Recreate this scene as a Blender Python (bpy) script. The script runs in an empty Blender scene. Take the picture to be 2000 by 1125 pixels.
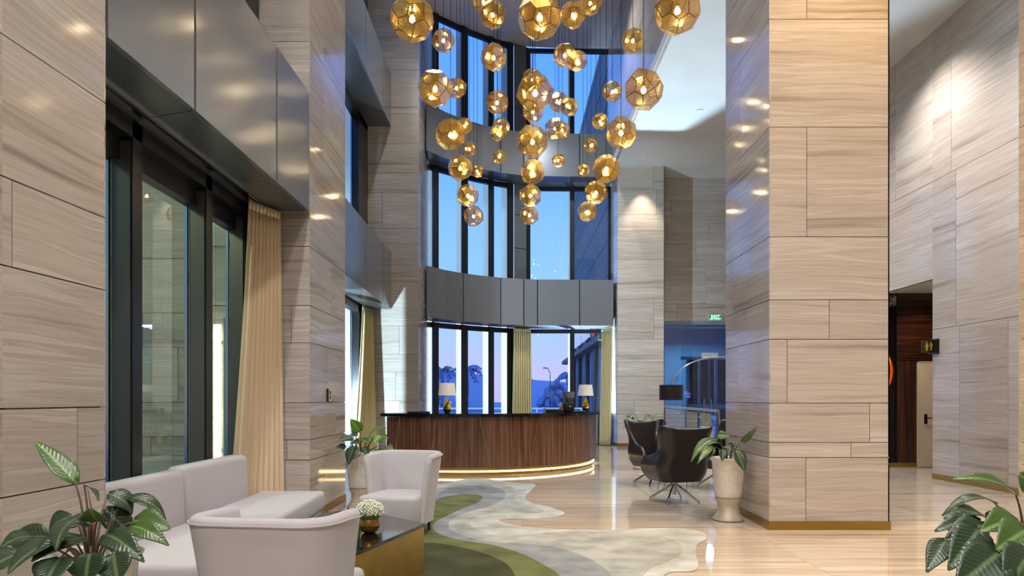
import bpy, bmesh, math, random
from mathutils import Vector, Matrix, Euler
random.seed(7)
C = bpy.context.scene.collection
SC = bpy.context.scene
# ---------------------------------------------------------------- camera, sky, exposure
F = 1333.0; HC = 1.4; HY = 778.0            # focal length in px of a 2000 px frame, eye height, horizon row
cam_d = bpy.data.cameras.new('camera'); cam = bpy.data.objects.new('camera', cam_d); C.objects.link(cam)
cam.location = (0, 0, HC); cam.rotation_euler = (math.pi/2, 0, 0)
cam_d.sensor_width = 36; cam_d.lens = 36*F/2000; cam_d.shift_y = (HY-562.5)/2000; cam_d.clip_end = 600
SC.camera = cam
SC.view_settings.view_transform = 'Standard'; SC.view_settings.look = 'None'
SC.view_settings.gamma = 1; SC.view_settings.use_curve_mapping = False
SC.view_settings.exposure = 0.15
SC.cycles.transparent_max_bounces = 24; SC.cycles.max_bounces = 7
SC.cycles.sample_clamp_indirect = 4.0
SC.cycles.caustics_reflective = False; SC.cycles.caustics_refractive = False

def lin(c):
    return tuple(((v/255)/12.92 if v/255 <= 0.04045 else ((v/255+0.055)/1.055)**2.4) for v in c) + (1,)

world = bpy.data.worlds.new('dusk_sky'); SC.world = world; world.use_nodes = True
nt = world.node_tree; nt.nodes.clear()
o_ = nt.nodes.new('ShaderNodeOutputWorld'); bg = nt.nodes.new('ShaderNodeBackground')
tc = nt.nodes.new('ShaderNodeTexCoord'); sp = nt.nodes.new('ShaderNodeSeparateXYZ'); rp = nt.nodes.new('ShaderNodeValToRGB')
nz = nt.nodes.new('ShaderNodeTexNoise'); mp = nt.nodes.new('ShaderNodeMapping'); mp.inputs['Scale'].default_value = (1, 1, 7)
nz.inputs['Scale'].default_value = 2.2; nz.inputs['Detail'].default_value = 4
ma = nt.nodes.new('ShaderNodeMath'); ma.operation = 'MULTIPLY_ADD'; ma.inputs[1].default_value = 0.10
nt.links.new(tc.outputs['Generated'], mp.inputs[0]); nt.links.new(mp.outputs[0], nz.inputs['Vector'])
nt.links.new(tc.outputs['Generated'], sp.inputs[0]); nt.links.new(nz.outputs[0], ma.inputs[0]); nt.links.new(sp.outputs['Z'], ma.inputs[2])
nt.links.new(ma.outputs[0], rp.inputs[0]); nt.links.new(rp.outputs[0], bg.inputs[0]); nt.links.new(bg.outputs[0], o_.inputs[0])
cr = rp.color_ramp
cr.elements[0].position = 0.0; cr.elements[0].color = lin((150, 140, 190))
cr.elements[1].position = 0.62; cr.elements[1].color = lin((70, 128, 232))
for p, c in ((0.06, (178, 162, 208)), (0.13, (158, 168, 222)), (0.22, (134, 170, 232)), (0.38, (100, 150, 232))):
    e = cr.elements.new(p); e.color = lin(c)
bg.inputs[1].default_value = 2.1

def lamp(name, kind, loc, power, color=(1, 1, 1), target=None, size=0.15, angle=100, blend=0.6):
    d = bpy.data.lights.new(name, kind); d.energy = power; d.color = color
    if kind == 'AREA':
        d.shape = 'DISK'; d.size = size
    else:
        d.shadow_soft_size = size
    if kind == 'SPOT':
        d.spot_size = math.radians(angle); d.spot_blend = blend
    o = bpy.data.objects.new(name, d); C.objects.link(o); o.location = loc
    if target is not None:
        o.rotation_euler = (Vector(target)-Vector(loc)).to_track_quat('-Z', 'Y').to_euler()
    return o
WARM = (1.0, 0.80, 0.58); SOFT = (1.0, 0.915, 0.87); COOL = (0.78, 0.90, 1.0)
# fill spots added over the atrium (ceiling at 12 m) and entrance; downlights over the lounge on the right
ATRIUM_FILL = [(-1.2, 0.5), (1.2, 0.5), (-1.2, 3.6), (1.4, 3.4), (-1.6, 13.0), (1.6, 16.5)]
SIDE_LIGHTS = [(4.3, 0.5), (4.3, 3.0), (6.4, 3.6), (6.3, 8.6), (6.3, 11.6), (4.4, 11.5), (4.4, 16.0)]
for x, y in ATRIUM_FILL:
    lamp('atrium_downlight_beam', 'SPOT', (x, y, 11.95), 800 if y < 10 else 480, SOFT if y < 10 else (1, .97, .93), (x, y, 0), 0.12, 120, 0.8)  # unseen fill added to light the atrium
for x in (-1.5, 1.3):
    lamp('entrance_spot_beam', 'SPOT', (x, -4.6, 9.5), 900, (0.97, 0.95, 1.0), (x, 3.5, 0.4), 0.15, 60, 0.8)  # added behind the camera to brighten the chair backs
for x, y in SIDE_LIGHTS:
    z = 8.04 if y > 14.2 else (7.72 if x > 5.2 else 8.04)
    lamp('side_downlight_beam', 'SPOT', (x, y, z), 105 if y < 5 else 500, SOFT, (x, y, 0), 0.10, 125, 0.8)
for x in (3.05, 3.55, 4.05):
    lamp('pillar_downlight_beam', 'SPOT', (x, 6.85, 8.0), 620, (1.0, 0.62, 0.27), (x, 7.1, 0), 0.06, 70, 0.8)
lamp('column_downlight_beam', 'SPOT', (3.78, 19.35, 8.06), 330, (1.0, 0.84, 0.66), (3.78, 19.8, 3.0), 0.04, 60, 0.7)
lamp('floodlight_beam', 'SPOT', (-4.3, 11.5, 1.2), 3600, COOL, (-2.75, 16.2, 2.8), 0.05, 75, 0.5)
lamp('facade_floodlight_beam', 'SPOT', (2.1, 21.6, 0.6), 7000, COOL, (3.9, 14.0, 9.0), 0.06, 84, 0.6)
for x in (-1.4, 1.5):
    lamp('wall_washer_beam', 'SPOT', (x, 11.5, 11.9), 1250, (0.88, 0.95, 1.0), (x*0.5+0.2, 19.5, 6.2), 0.12, 34, 0.9)  # added to lift the dark metal bands on the back wall
lamp('walkway_lamp_beam', 'AREA', (-5.2, 4.4, 4.6), 260, (1.0, 0.98, 0.88), (-4.6, 7.0, 0), 0.8)  # unseen fill added to brighten the view through the near left window
lamp('corridor_beam', 'SPOT', (8.2, 13.0, 3.48), 60, WARM, (8.3, 13.6, 0), 0.05, 120, 0.6)

# ---------------------------------------------------------------- geometry helpers
def W(px, py, Y):
    return Vector(((px-1000)*Y/F, Y, HC+(HY-py)*Y/F))
def G(px, py, z=0.0):
    Y = (HC-z)*F/(py-HY)
    return Vector(((px-1000)*Y/F, Y, z))

class MB:
    def __init__(s):
        s.v = []; s.f = []; s.m = []; s.r = []; s.s = []
    def add(s, vs, fs, m=0, r=0.0, smooth=False):
        b = len(s.v); s.v += [tuple(v) for v in vs]
        for f in fs:
            s.f.append([b+i for i in f]); s.m.append(m); s.r.append(r); s.s.append(smooth)
        return s
    def hexa(s, p, m=0, r=0.0):
        return s.add(p, [(3, 2, 1, 0), (4, 5, 6, 7), (0, 1, 5, 4), (1, 2, 6, 5), (2, 3, 7, 6), (3, 0, 4, 7)], m, r)
    def box(s, x0, x1, y0, y1, z0, z1, m=0, r=0.0):
        return s.hexa([(x0, y0, z0), (x1, y0, z0), (x1, y1, z0), (x0, y1, z0), (x0, y0, z1), (x1, y0, z1), (x1, y1, z1), (x0, y1, z1)], m, r)
    def prism(s, poly, z0, z1, m=0, r=0.0):
        a = sum(poly[i-1][0]*poly[i][1]-poly[i][0]*poly[i-1][1] for i in range(len(poly)))
        if a < 0: poly = poly[::-1]
        n = len(poly); vs = [(x, y, z0) for x, y in poly]+[(x, y, z1) for x, y in poly]
        fs = [tuple(range(n-1, -1, -1)), tuple(range(n, 2*n))]+[(i, (i+1) % n, n+(i+1) % n, n+i) for i in range(n)]
        return s.add(vs, fs, m, r)
    def wallseg(s, a, b, t, z0, z1, m=0, r=0.0):
        """slab standing on segment a-b, thickness t to the left of a->b"""
        a = Vector(a[:2]); b = Vector(b[:2]); d = (b-a).normalized(); n = Vector((-d.y, d.x))*t
        return s.prism([tuple(a), tuple(b), tuple(b+n), tuple(a+n)], z0, z1, m, r)
    def rbox(s, x0, x1, y0, y1, z0, z1, rad=0.03, seg=3, m=0, pts=None):
        bm = bmesh.new()
        p = pts or [(x0, y0, z0), (x1, y0, z0), (x1, y1, z0), (x0, y1, z0), (x0, y0, z1), (x1, y0, z1), (x1, y1, z1), (x0, y1, z1)]
        vs = [bm.verts.new(q) for q in p]
        for f in [(3, 2, 1, 0), (4, 5, 6, 7), (0, 1, 5, 4), (1, 2, 6, 5), (2, 3, 7, 6), (3, 0, 4, 7)]:
            bm.faces.new([vs[i] for i in f])
        bmesh.ops.bevel(bm, geom=bm.edges[:], offset=rad, segments=seg, affect='EDGES', profile=0.5)
        bm.verts.index_update()
        s.add([v.co[:] for v in bm.verts], [[v.index for v in f.verts] for f in bm.faces], m, 0, True); bm.free()
        return s
    def tube(s, pts, rad, seg=8, m=0, caps=True):
        pts = [Vector(p) for p in pts]; n = len(pts)
        rs = rad if isinstance(rad, (list, tuple)) else [rad]*n
        up = Vector((0, 0, 1)); vs = []
        for i, p in enumerate(pts):
            d = (pts[min(i+1, n-1)]-pts[max(i-1, 0)]).normalized()
            if i == 0:
                a = d.cross(up if abs(d.z) < 0.9 else Vector((1, 0, 0))).normalized()
            else:
                a = (a-d*a.dot(d)).normalized()
            b = d.cross(a)
            for k in range(seg):
                t = 2*math.pi*k/seg; vs.append(p+(a*math.cos(t)+b*math.sin(t))*rs[i])
        fs = [(i*seg+k, i*seg+(k+1) % seg, (i+1)*seg+(k+1) % seg, (i+1)*seg+k) for i in range(n-1) for k in range(seg)]
        if caps: fs += [tuple(range(seg-1, -1, -1)), tuple(range((n-1)*seg, n*seg))]
        return s.add(vs, fs, m, 0, True)
    def lathe(s, prof, c=(0, 0, 0), seg=32, m=0, flute=0.0, nf=24, fz=None):
        vs = []; fs = []; n = len(prof)
        for r, z in prof:
            for k in range(seg):
                t = 2*math.pi*k/seg
                rr = r*(1+(flute*math.cos(nf*t) if fz is None or fz[0] < z < fz[1] else 0))
                vs.append((c[0]+rr*math.cos(t), c[1]+rr*math.sin(t), c[2]+z))
        for i in range(n-1):
            for k in range(seg):
                fs.append((i*seg+k, i*seg+(k+1) % seg, (i+1)*seg+(k+1) % seg, (i+1)*seg+k))
        if prof[0][0] > 1e-4: fs.append(tuple(range(seg-1, -1, -1)))
        if prof[-1][0] > 1e-4: fs.append(tuple(range((n-1)*seg, n*seg)))
        return s.add(vs, fs, m, 0, True)
    def sphere(s, c, r, m=0, seg=16, ring=8, sz=1.0):
        return s.lathe([(max(1e-5, r*math.sin(math.pi*i/ring)), -r*sz*math.cos(math.pi*i/ring)) for i in range(ring+1)], c, seg, m)
    def grid(s, rows, m=0, smooth=True, r=0.0):
        n = len(rows[0]); vs = [p for row in rows for p in row]
        fs = [(i*n+k, i*n+k+1, (i+1)*n+k+1, (i+1)*n+k) for i in range(len(rows)-1) for k in range(n-1)]
        return s.add(vs, fs, m, r, smooth)
    def build(s, name, mats, parent=None, loc=None, sharp=35):
        me = bpy.data.meshes.new(name); me.from_pydata(s.v, [], s.f)
        if not isinstance(mats, (list, tuple)): mats = [mats]
        for m in mats: me.materials.append(m)
        me.polygons.foreach_set('material_index', s.m); me.polygons.foreach_set('use_smooth', s.s)
        if any(s.r):
            a = me.attributes.new('rnd', 'FLOAT', 'FACE'); a.data.foreach_set('value', s.r)
        me.update(); me.validate()
        if any(s.s):
            try: me.set_sharp_from_angle(angle=math.radians(sharp))
            except Exception: pass
        o = bpy.data.objects.new(name, me); C.objects.link(o)
        if parent: o.parent = parent
        if loc is not None: o.location = loc
        return o

def empty(name, loc=(0, 0, 0), rz=0.0):
    o = bpy.data.objects.new(name, None); C.objects.link(o); o.location = loc; o.rotation_euler = (0, 0, rz)
    o.empty_display_size = 0.1; return o
def tag(o, label, cat, group=None, kind=None):
    o['label'] = label; o['category'] = cat
    if group: o['group'] = group
    if kind: o['kind'] = kind
    return o
def struct(o, label=None):
    o['kind'] = 'structure'
    if label: o['label'] = label
    return o
def thing(name, label, cat, loc=(0, 0, 0), rz=0.0, group=None):
    return tag(empty(name, loc, rz), label, cat, group)
def copy_tree(o, parent=None):
    c = o.copy(); C.objects.link(c)
    if parent: c.parent = parent
    for ch in list(o.children): copy_tree(ch, c)
    return c
def text_mesh(name, body, size, mat, parent, loc, rot, depth=0.004, sx=1.0, space=1.0):
    cu = bpy.data.curves.new(name, 'FONT'); cu.body = body; cu.size = size; cu.align_x = 'CENTER'; cu.align_y = 'CENTER'; cu.extrude = depth; cu.space_character = space
    t = bpy.data.objects.new(name, cu); C.objects.link(t)
    dg = bpy.context.evaluated_depsgraph_get()
    me = bpy.data.meshes.new_from_object(t.evaluated_get(dg)); bpy.data.objects.remove(t)
    me.materials.clear(); me.materials.append(mat)
    o = bpy.data.objects.new(name, me); C.objects.link(o); o.location = loc; o.rotation_euler = rot; o.scale = (sx, 1, 1)
    if parent: o.parent = parent
    return o

# ---------------------------------------------------------------- materials
def pmat(name, col, rough=0.5, metal=0.0, spec=0.5, emit=None, es=0.0, coat=0.0, var=0.0, vscale=20, bump=0.0, bscale=200, sheen=0.0):
    m = bpy.data.materials.new(name); m.use_nodes = True; n = m.node_tree.nodes; l = m.node_tree.links
    b = n['Principled BSDF']
    b.inputs['Base Color'].default_value = lin(col); b.inputs['Roughness'].default_value = rough; b.inputs['Metallic'].default_value = metal
    b.inputs['Specular IOR Level'].default_value = spec
    if coat: b.inputs['Coat Weight'].default_value = coat; b.inputs['Coat Roughness'].default_value = 0.05
    if sheen: b.inputs['Sheen Weight'].default_value = sheen
    if emit: b.inputs['Emission Color'].default_value = lin(emit); b.inputs['Emission Strength'].default_value = es
    t = n.new('ShaderNodeTexCoord')
    if var:
        z = n.new('ShaderNodeTexNoise'); z.inputs['Scale'].default_value = vscale; z.inputs['Detail'].default_value = 4
        r = n.new('ShaderNodeValToRGB'); lo = tuple(max(0, c*(1-var)) for c in col); hi = tuple(min(255, c*(1+var)) for c in col)
        r.color_ramp.elements[0].position = 0.3; r.color_ramp.elements[1].position = 0.7
        r.color_ramp.elements[0].color = lin(lo); r.color_ramp.elements[1].color = lin(hi)
        l.new(t.outputs['Object'], z.inputs['Vector']); l.new(z.outputs[0], r.inputs[0]); l.new(r.outputs[0], b.inputs['Base Color'])
    if bump:
        z = n.new('ShaderNodeTexNoise'); z.inputs['Scale'].default_value = bscale; z.inputs['Detail'].default_value = 2
        u = n.new('ShaderNodeBump'); u.inputs['Strength'].default_value = bump; u.inputs['Distance'].default_value = 0.002
        l.new(t.outputs['Object'], z.inputs['Vector']); l.new(z.outputs[0], u.inputs['Height']); l.new(u.outputs[0], b.inputs['Normal'])
    return m

def stone(name, scale, stops, rough=0.14, spec=0.5, joint=None, wave=0.35):
    """veined stone: noise stretched along the bed; 'rnd' shifts the veins tile by tile"""
    m = bpy.data.materials.new(name); m.use_nodes = True; n = m.node_tree.nodes; l = m.node_tree.links
    b = n['Principled BSDF']; b.inputs['Roughness'].default_value = rough; b.inputs['Specular IOR Level'].default_value = spec
    t = n.new('ShaderNodeTexCoord'); at = n.new('ShaderNodeAttribute'); at.attribute_name = 'rnd'
    off = n.new('ShaderNodeVectorMath'); off.operation = 'SCALE'; off.inputs[0].default_value = (3.1, 5.3, 7.7)
    l.new(at.outputs['Fac'], off.inputs['Scale'])
    wv = n.new('ShaderNodeTexNoise'); wv.inputs['Scale'].default_value = 0.9; wv.inputs['Detail'].default_value = 2
    add = n.new('ShaderNodeVectorMath'); add.operation = 'ADD'
    l.new(t.outputs['Object'], add.inputs[0]); l.new(off.outputs[0], add.inputs[1]); l.new(add.outputs[0], wv.inputs['Vector'])
    wm = n.new('ShaderNodeVectorMath'); wm.operation = 'SCALE'; wm.inputs['Scale'].default_value = wave; l.new(wv.outputs['Color'], wm.inputs[0])
    a2 = n.new('ShaderNodeVectorMath'); a2.operation = 'ADD'; l.new(add.outputs[0], a2.inputs[0]); l.new(wm.outputs[0], a2.inputs[1])
    mp = n.new('ShaderNodeMapping'); mp.inputs['Scale'].default_value = scale; l.new(a2.outputs[0], mp.inputs[0])
    z1 = n.new('ShaderNodeTexNoise'); z1.inputs['Scale'].default_value = 1.0; z1.inputs['Detail'].default_value = 7; z1.inputs['Roughness'].default_value = 0.62
    l.new(mp.outputs[0], z1.inputs['Vector'])
    mp2 = n.new('ShaderNodeMapping'); mp2.inputs['Scale'].default_value = tuple(v*0.17+0.12 for v in scale); l.new(a2.outputs[0], mp2.inputs[0])
    z2 = n.new('ShaderNodeTexNoise'); z2.inputs['Scale'].default_value = 1.3; z2.inputs['Detail'].default_value = 2; l.new(mp2.outputs[0], z2.inputs['Vector'])
    mx = n.new('ShaderNodeMath'); mx.operation = 'MULTIPLY_ADD'; mx.inputs[1].default_value = 0.55; l.new(z2.outputs[0], mx.inputs[0])
    hf = n.new('ShaderNodeMath'); hf.operation = 'MULTIPLY_ADD'; hf.inputs[1].default_value = 0.62; hf.inputs[2].default_value = -0.085; l.new(z1.outputs[0], hf.inputs[0]); l.new(hf.outputs[0], mx.inputs[2])
    r = n.new('ShaderNodeValToRGB'); r.color_ramp.elements[0].position = stops[0][0]; r.color_ramp.elements[0].color = lin(stops[0][1])
    r.color_ramp.elements[1].position = stops[-1][0]; r.color_ramp.elements[1].color = lin(stops[-1][1])
    for p, c in stops[1:-1]:
        e = r.color_ramp.elements.new(p); e.color = lin(c)
    l.new(mx.outputs[0], r.inputs[0])
    # thin white calcite hairlines and brightness per tile
    mul = n.new('ShaderNodeMix'); mul.data_type = 'RGBA'; mul.blend_type = 'MULTIPLY'; mul.inputs['Factor'].default_value = 1.0
    fr = n.new('ShaderNodeMath'); fr.operation = 'FRACT'; m7 = n.new('ShaderNodeMath'); m7.operation = 'MULTIPLY'; m7.inputs[1].default_value = 7.31
    l.new(at.outputs['Fac'], m7.inputs[0]); l.new(m7.outputs[0], fr.inputs[0])
    mr = n.new('ShaderNodeMapRange'); mr.inputs['To Min'].default_value = 0.88; mr.inputs['To Max'].default_value = 1.06; l.new(fr.outputs[0], mr.inputs[0])
    cmb = n.new('ShaderNodeCombineColor'); [l.new(mr.outputs[0], cmb.inputs[i]) for i in range(3)]
    l.new(r.outputs[0], mul.inputs['A']); l.new(cmb.outputs[0], mul.inputs['B']); l.new(mul.outputs['Result'], b.inputs['Base Color'])
    return m

BEIGE = [(0.28, (140, 128, 114)), (0.40, (182, 172, 160)), (0.47, (200, 191, 180)), (0.52, (186, 176, 163)), (0.57, (210, 203, 194)), (0.63, (192, 183, 171)), (0.74, (218, 212, 204))]
M = {}
M['stone'] = stone('veined_beige_stone', (0.45, 0.45, 17.0), BEIGE, 0.10, wave=0.11)
M['floor'] = stone('polished_striped_marble', (0.35, 13.0, 0.3), [(0.30, (140, 126, 106)), (0.42, (190, 178, 160)), (0.48, (206, 196, 180)), (0.54, (178, 165, 145)), (0.60, (204, 194, 178)), (0.72, (216, 208, 194))], 0.045, 0.62, wave=0.06)
M['joint'] = pmat('dark_joint', (96, 82, 66), 0.8)
M['black_marble'] = stone('black_white_veined_marble', (3, 3, 5), [(0.30, (14, 13, 13)), (0.60, (16, 15, 15)), (0.645, (200, 195, 190)), (0.68, (18, 17, 17)), (0.9, (14, 13, 13))], 0.08, wave=1.5)
M['metal'] = pmat('brushed_grey_cladding', (128, 131, 136), 0.2, 0.32)
M['metal_soffit'] = pmat('dark_grey_soffit_cladding', (112, 118, 120), 0.28, 0.5)
M['seam'] = pmat('black_seam', (18, 18, 20), 0.6)
M['frame'] = pmat('black_anodised_frame', (36, 37, 42), 0.3, 0.3)
M['jamb'] = pmat('dark_green_grey_jamb', (100, 100, 90), 0.35, 0.4)
M['chrome'] = pmat('polished_steel', (205, 205, 200), 0.15, 1.0)
M['brass'] = pmat('satin_brass', (178, 146, 78), 0.3, 1.0)
M['ceiling'] = pmat('white_plaster', (226, 226, 222), 0.75, var=0.02, vscale=1)
M['wood'] = None
M['fabric'] = pmat('pale_grey_upholstery', (194, 189, 192), 0.85, bump=0.5, bscale=700, var=0.03, vscale=250, sheen=0.2)
M['piping'] = pmat('pale_grey_piping', (186, 178, 176), 0.8)
M['leg'] = pmat('black_lacquer', (18, 16, 16), 0.3)
M['leather'] = pmat('dark_brown_black_leather', (34, 28, 27), 0.34, coat=0.15, bump=0.25, bscale=260)
M['curtain'] = pmat('sheer_cream_curtain', (226, 206, 172), 0.8, bump=0.2, bscale=500)
M['curtain_gold'] = pmat('olive_cream_curtain', (206, 190, 142), 0.75, bump=0.2, bscale=500)
M['ceramic'] = pmat('cream_glazed_ceramic', (228, 221, 208), 0.22, coat=0.3, var=0.04, vscale=18)
M['pedestal'] = stone('cream_marbled_pedestal', (5, 5, 9), [(0.3, (176, 160, 138)), (0.5, (206, 192, 170)), (0.7, (224, 214, 196))], 0.3)
M['soil'] = pmat('potting_bark', (92, 74, 58), 0.95, var=0.6, vscale=60)
M['pebble'] = pmat('pale_pebbles', (170, 152, 130), 0.7)
M['stalk'] = pmat('brown_green_stalk', (92, 78, 52), 0.5)
M['blackglass'] = pmat('black_glass_top', (14, 14, 17), 0.05, spec=0.7)
M['goldpaint'] = pmat('brushed_gold_sheet', (188, 156, 84), 0.38, 0.75, var=0.06, vscale=6)
M['goldpot'] = pmat('hammered_gold', (172, 136, 66), 0.3, 1.0, bump=0.4, bscale=40)
M['blossom'] = pmat('white_blossom', (240, 236, 222), 0.7)
M['shade_white'] = pmat('white_linen_shade', (236, 234, 222), 0.8, emit=(255, 240, 214), es=0.12)
M['shade_black'] = pmat('black_fabric_shade', (30, 24, 26), 0.5)
M['lampgold'] = pmat('gold_leaf', (226, 178, 52), 0.25, 0.9)
M['lampdark'] = pmat('smoky_gold', (84, 78, 44), 0.25, 0.8)
M['black'] = pmat('matt_black', (16, 16, 18), 0.4)
M['white'] = pmat('white_paint', (222, 208, 186), 0.45)
M['paper'] = pmat('white_card', (226, 232, 238), 0.6)
M['ink'] = pmat('black_print', (24, 24, 26), 0.6)
M['gold_print'] = pmat('gold_pictogram', (222, 188, 92), 0.35, 0.5)
M['copper'] = pmat('glowing_copper', (210, 92, 30), 0.25, 0.9, emit=(255, 96, 20), es=0.5)
M['led'] = pmat('led_strip', (255, 250, 240), 0.5, emit=(255, 246, 226), es=14)
M['led_warm'] = pmat('warm_led_strip', (255, 236, 190), 0.5, emit=(255, 226, 160), es=13)
M['fin1'] = pmat('lit_white_fin', (235, 240, 245), 0.5, emit=(232, 244, 255), es=1.7)  # LED light on the white fins put in as emission, weaker each storey up
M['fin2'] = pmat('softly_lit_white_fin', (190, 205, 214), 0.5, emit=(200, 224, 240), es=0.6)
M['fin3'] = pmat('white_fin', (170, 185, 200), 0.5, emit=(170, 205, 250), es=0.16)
M['green_sign'] = pmat('green_sign_face', (10, 110, 62), 0.5, emit=(0, 130, 66), es=0.7)
M['green_text'] = pmat('lit_sign_text', (200, 255, 225), 0.5, emit=(180, 255, 215), es=2.2)
M['red_sign'] = pmat('red_lit_letter', (250, 40, 50), 0.5, emit=(255, 40, 50), es=1.6)
M['bulb'] = pmat('warm_bulb', (255, 236, 190), 0.5, emit=(255, 236, 200), es=170)
M['downlight'] = pmat('downlight_lens', (255, 250, 240), 0.5, emit=(255, 244, 224), es=25)
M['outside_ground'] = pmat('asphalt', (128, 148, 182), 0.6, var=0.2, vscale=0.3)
M['outside_building'] = pmat('dusk_building', (186, 204, 226), 0.8)  # blue haze of distance mixed into the building colour
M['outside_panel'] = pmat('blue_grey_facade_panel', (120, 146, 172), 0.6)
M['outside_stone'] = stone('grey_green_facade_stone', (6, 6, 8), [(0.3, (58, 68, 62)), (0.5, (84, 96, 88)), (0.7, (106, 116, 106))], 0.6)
M['foliage_far'] = pmat('far_foliage', (122, 144, 168), 0.8, var=0.3, vscale=2)  # distant haze put into the leaf colour
M['cup'] = pmat('clear_hopper', (120, 120, 126), 0.1, 0.0, spec=0.8)
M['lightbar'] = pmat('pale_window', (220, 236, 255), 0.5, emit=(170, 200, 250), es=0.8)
M['counter'] = pmat('black_speckled_marble', (18, 18, 22), 0.06, spec=0.7, var=0.9, vscale=60)
M['rail'] = pmat('satin_champagne_metal', (176, 172, 150), 0.4, 0.4)
M['lightbar_dim'] = pmat('pale_blue_frame', (150, 170, 196), 0.4)
M['navy'] = pmat('dark_blue_panel', (30, 48, 66), 0.3)
M['letter'] = pmat('pale_lilac_letter', (220, 220, 240), 0.5, emit=(214, 214, 250), es=0.8)
M['purple'] = pmat('purple_screen', (200, 90, 230), 0.5, emit=(205, 90, 240), es=1.2)

def wood(name, cols, sc, rough=0.22):
    m = bpy.data.materials.new(name); m.use_nodes = True; n = m.node_tree.nodes; l = m.node_tree.links; b = n['Principled BSDF']
    b.inputs['Roughness'].default_value = rough; b.inputs['Coat Weight'].default_value = 0.4; b.inputs['Coat Roughness'].default_value = 0.12
    t = n.new('ShaderNodeTexCoord'); mp = n.new('ShaderNodeMapping'); mp.inputs['Scale'].default_value = sc
    z = n.new('ShaderNodeTexNoise'); z.inputs['Scale'].default_value = 1; z.inputs['Detail'].default_value = 8; z.inputs['Roughness'].default_value = 0.68; z.inputs['Distortion'].default_value = 0.3
    r = n.new('ShaderNodeValToRGB'); r.color_ramp.elements[0].position = 0.32; r.color_ramp.elements[1].position = 0.68
    r.color_ramp.elements[0].color = lin(cols[0]); r.color_ramp.elements[1].color = lin(cols[2]); e = r.color_ramp.elements.new(0.5); e.color = lin(cols[1])
    l.new(t.outputs['Object'], mp.inputs[0]); l.new(mp.outputs[0], z.inputs['Vector']); l.new(z.outputs[0], r.inputs[0]); l.new(r.outputs[0], b.inputs['Base Color'])
    return m
M['wood'] = wood('walnut_vertical_grain', ((62, 38, 27), (110, 74, 54), (148, 108, 82)), (26, 26, 0.5))
M['wood_dark_v'] = wood('dark_rosewood_vertical', ((24, 12, 8), (58, 30, 18), (96, 56, 34)), (24, 24, 0.4))
M['wood_dark_h'] = wood('dark_rosewood_horizontal', ((24, 12, 8), (52, 26, 16), (92, 54, 34)), (0.8, 0.8, 26))

def rugmat(name, col):
    return pmat(name, col, 0.95, var=0.13, vscale=3.2, bump=0.6, bscale=300, spec=0.1)
M['rug_pale'] = rugmat('rug_pale_grey', (170, 175, 172)); M['rug_pale2'] = rugmat('rug_warm_grey', (156, 161, 157))
M['rug_blue'] = rugmat('rug_blue_grey', (132, 138, 142)); M['rug_green'] = rugmat('rug_moss_green', (100, 107, 70)); M['rug_dark'] = rugmat('rug_dark_olive', (68, 71, 52))

def glass(name, tint, fac=0.08, k=1.0):
    m = bpy.data.materials.new(name); m.use_nodes = True; n = m.node_tree.nodes; l = m.node_tree.links; n.clear()
    o = n.new('ShaderNodeOutputMaterial'); mx = n.new('ShaderNodeMixShader'); tr = n.new('ShaderNodeBsdfTransparent'); gl = n.new('ShaderNodeBsdfGlossy')
    tr.inputs[0].default_value = lin(tint); gl.inputs['Roughness'].default_value = 0.0; gl.inputs[0].default_value = (k, k, k, 1)
    fr = n.new('ShaderNodeFresnel'); fr.inputs[0].default_value = 1.5
    ad = n.new('ShaderNodeMath'); ad.operation = 'ADD'; ad.inputs[1].default_value = fac; ad.use_clamp = True
    ge = n.new('ShaderNodeNewGeometry'); iv = n.new('ShaderNodeMath'); iv.operation = 'SUBTRACT'; iv.inputs[0].default_value = 1; l.new(ge.outputs['Backfacing'], iv.inputs[1])
    mu = n.new('ShaderNodeMath'); mu.operation = 'MULTIPLY'; l.new(ad.outputs[0], mu.inputs[0]); l.new(iv.outputs[0], mu.inputs[1])
    l.new(fr.outputs[0], ad.inputs[0]); l.new(mu.outputs[0], mx.inputs[0]); l.new(tr.outputs[0], mx.inputs[1]); l.new(gl.outputs[0], mx.inputs[2]); l.new(mx.outputs[0], o.inputs[0])
    return m
M['glass'] = glass('window_glass', (228, 238, 244), 0.03)
M['glass_dark'] = glass('tinted_door_glass', (186, 206, 222), 0.05)
M['glass_clear'] = glass('clear_railing_glass', (222, 236, 234), 0.06)
M['glass_green'] = glass('greenish_window_glass', (196, 206, 190), 0.10)

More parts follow.
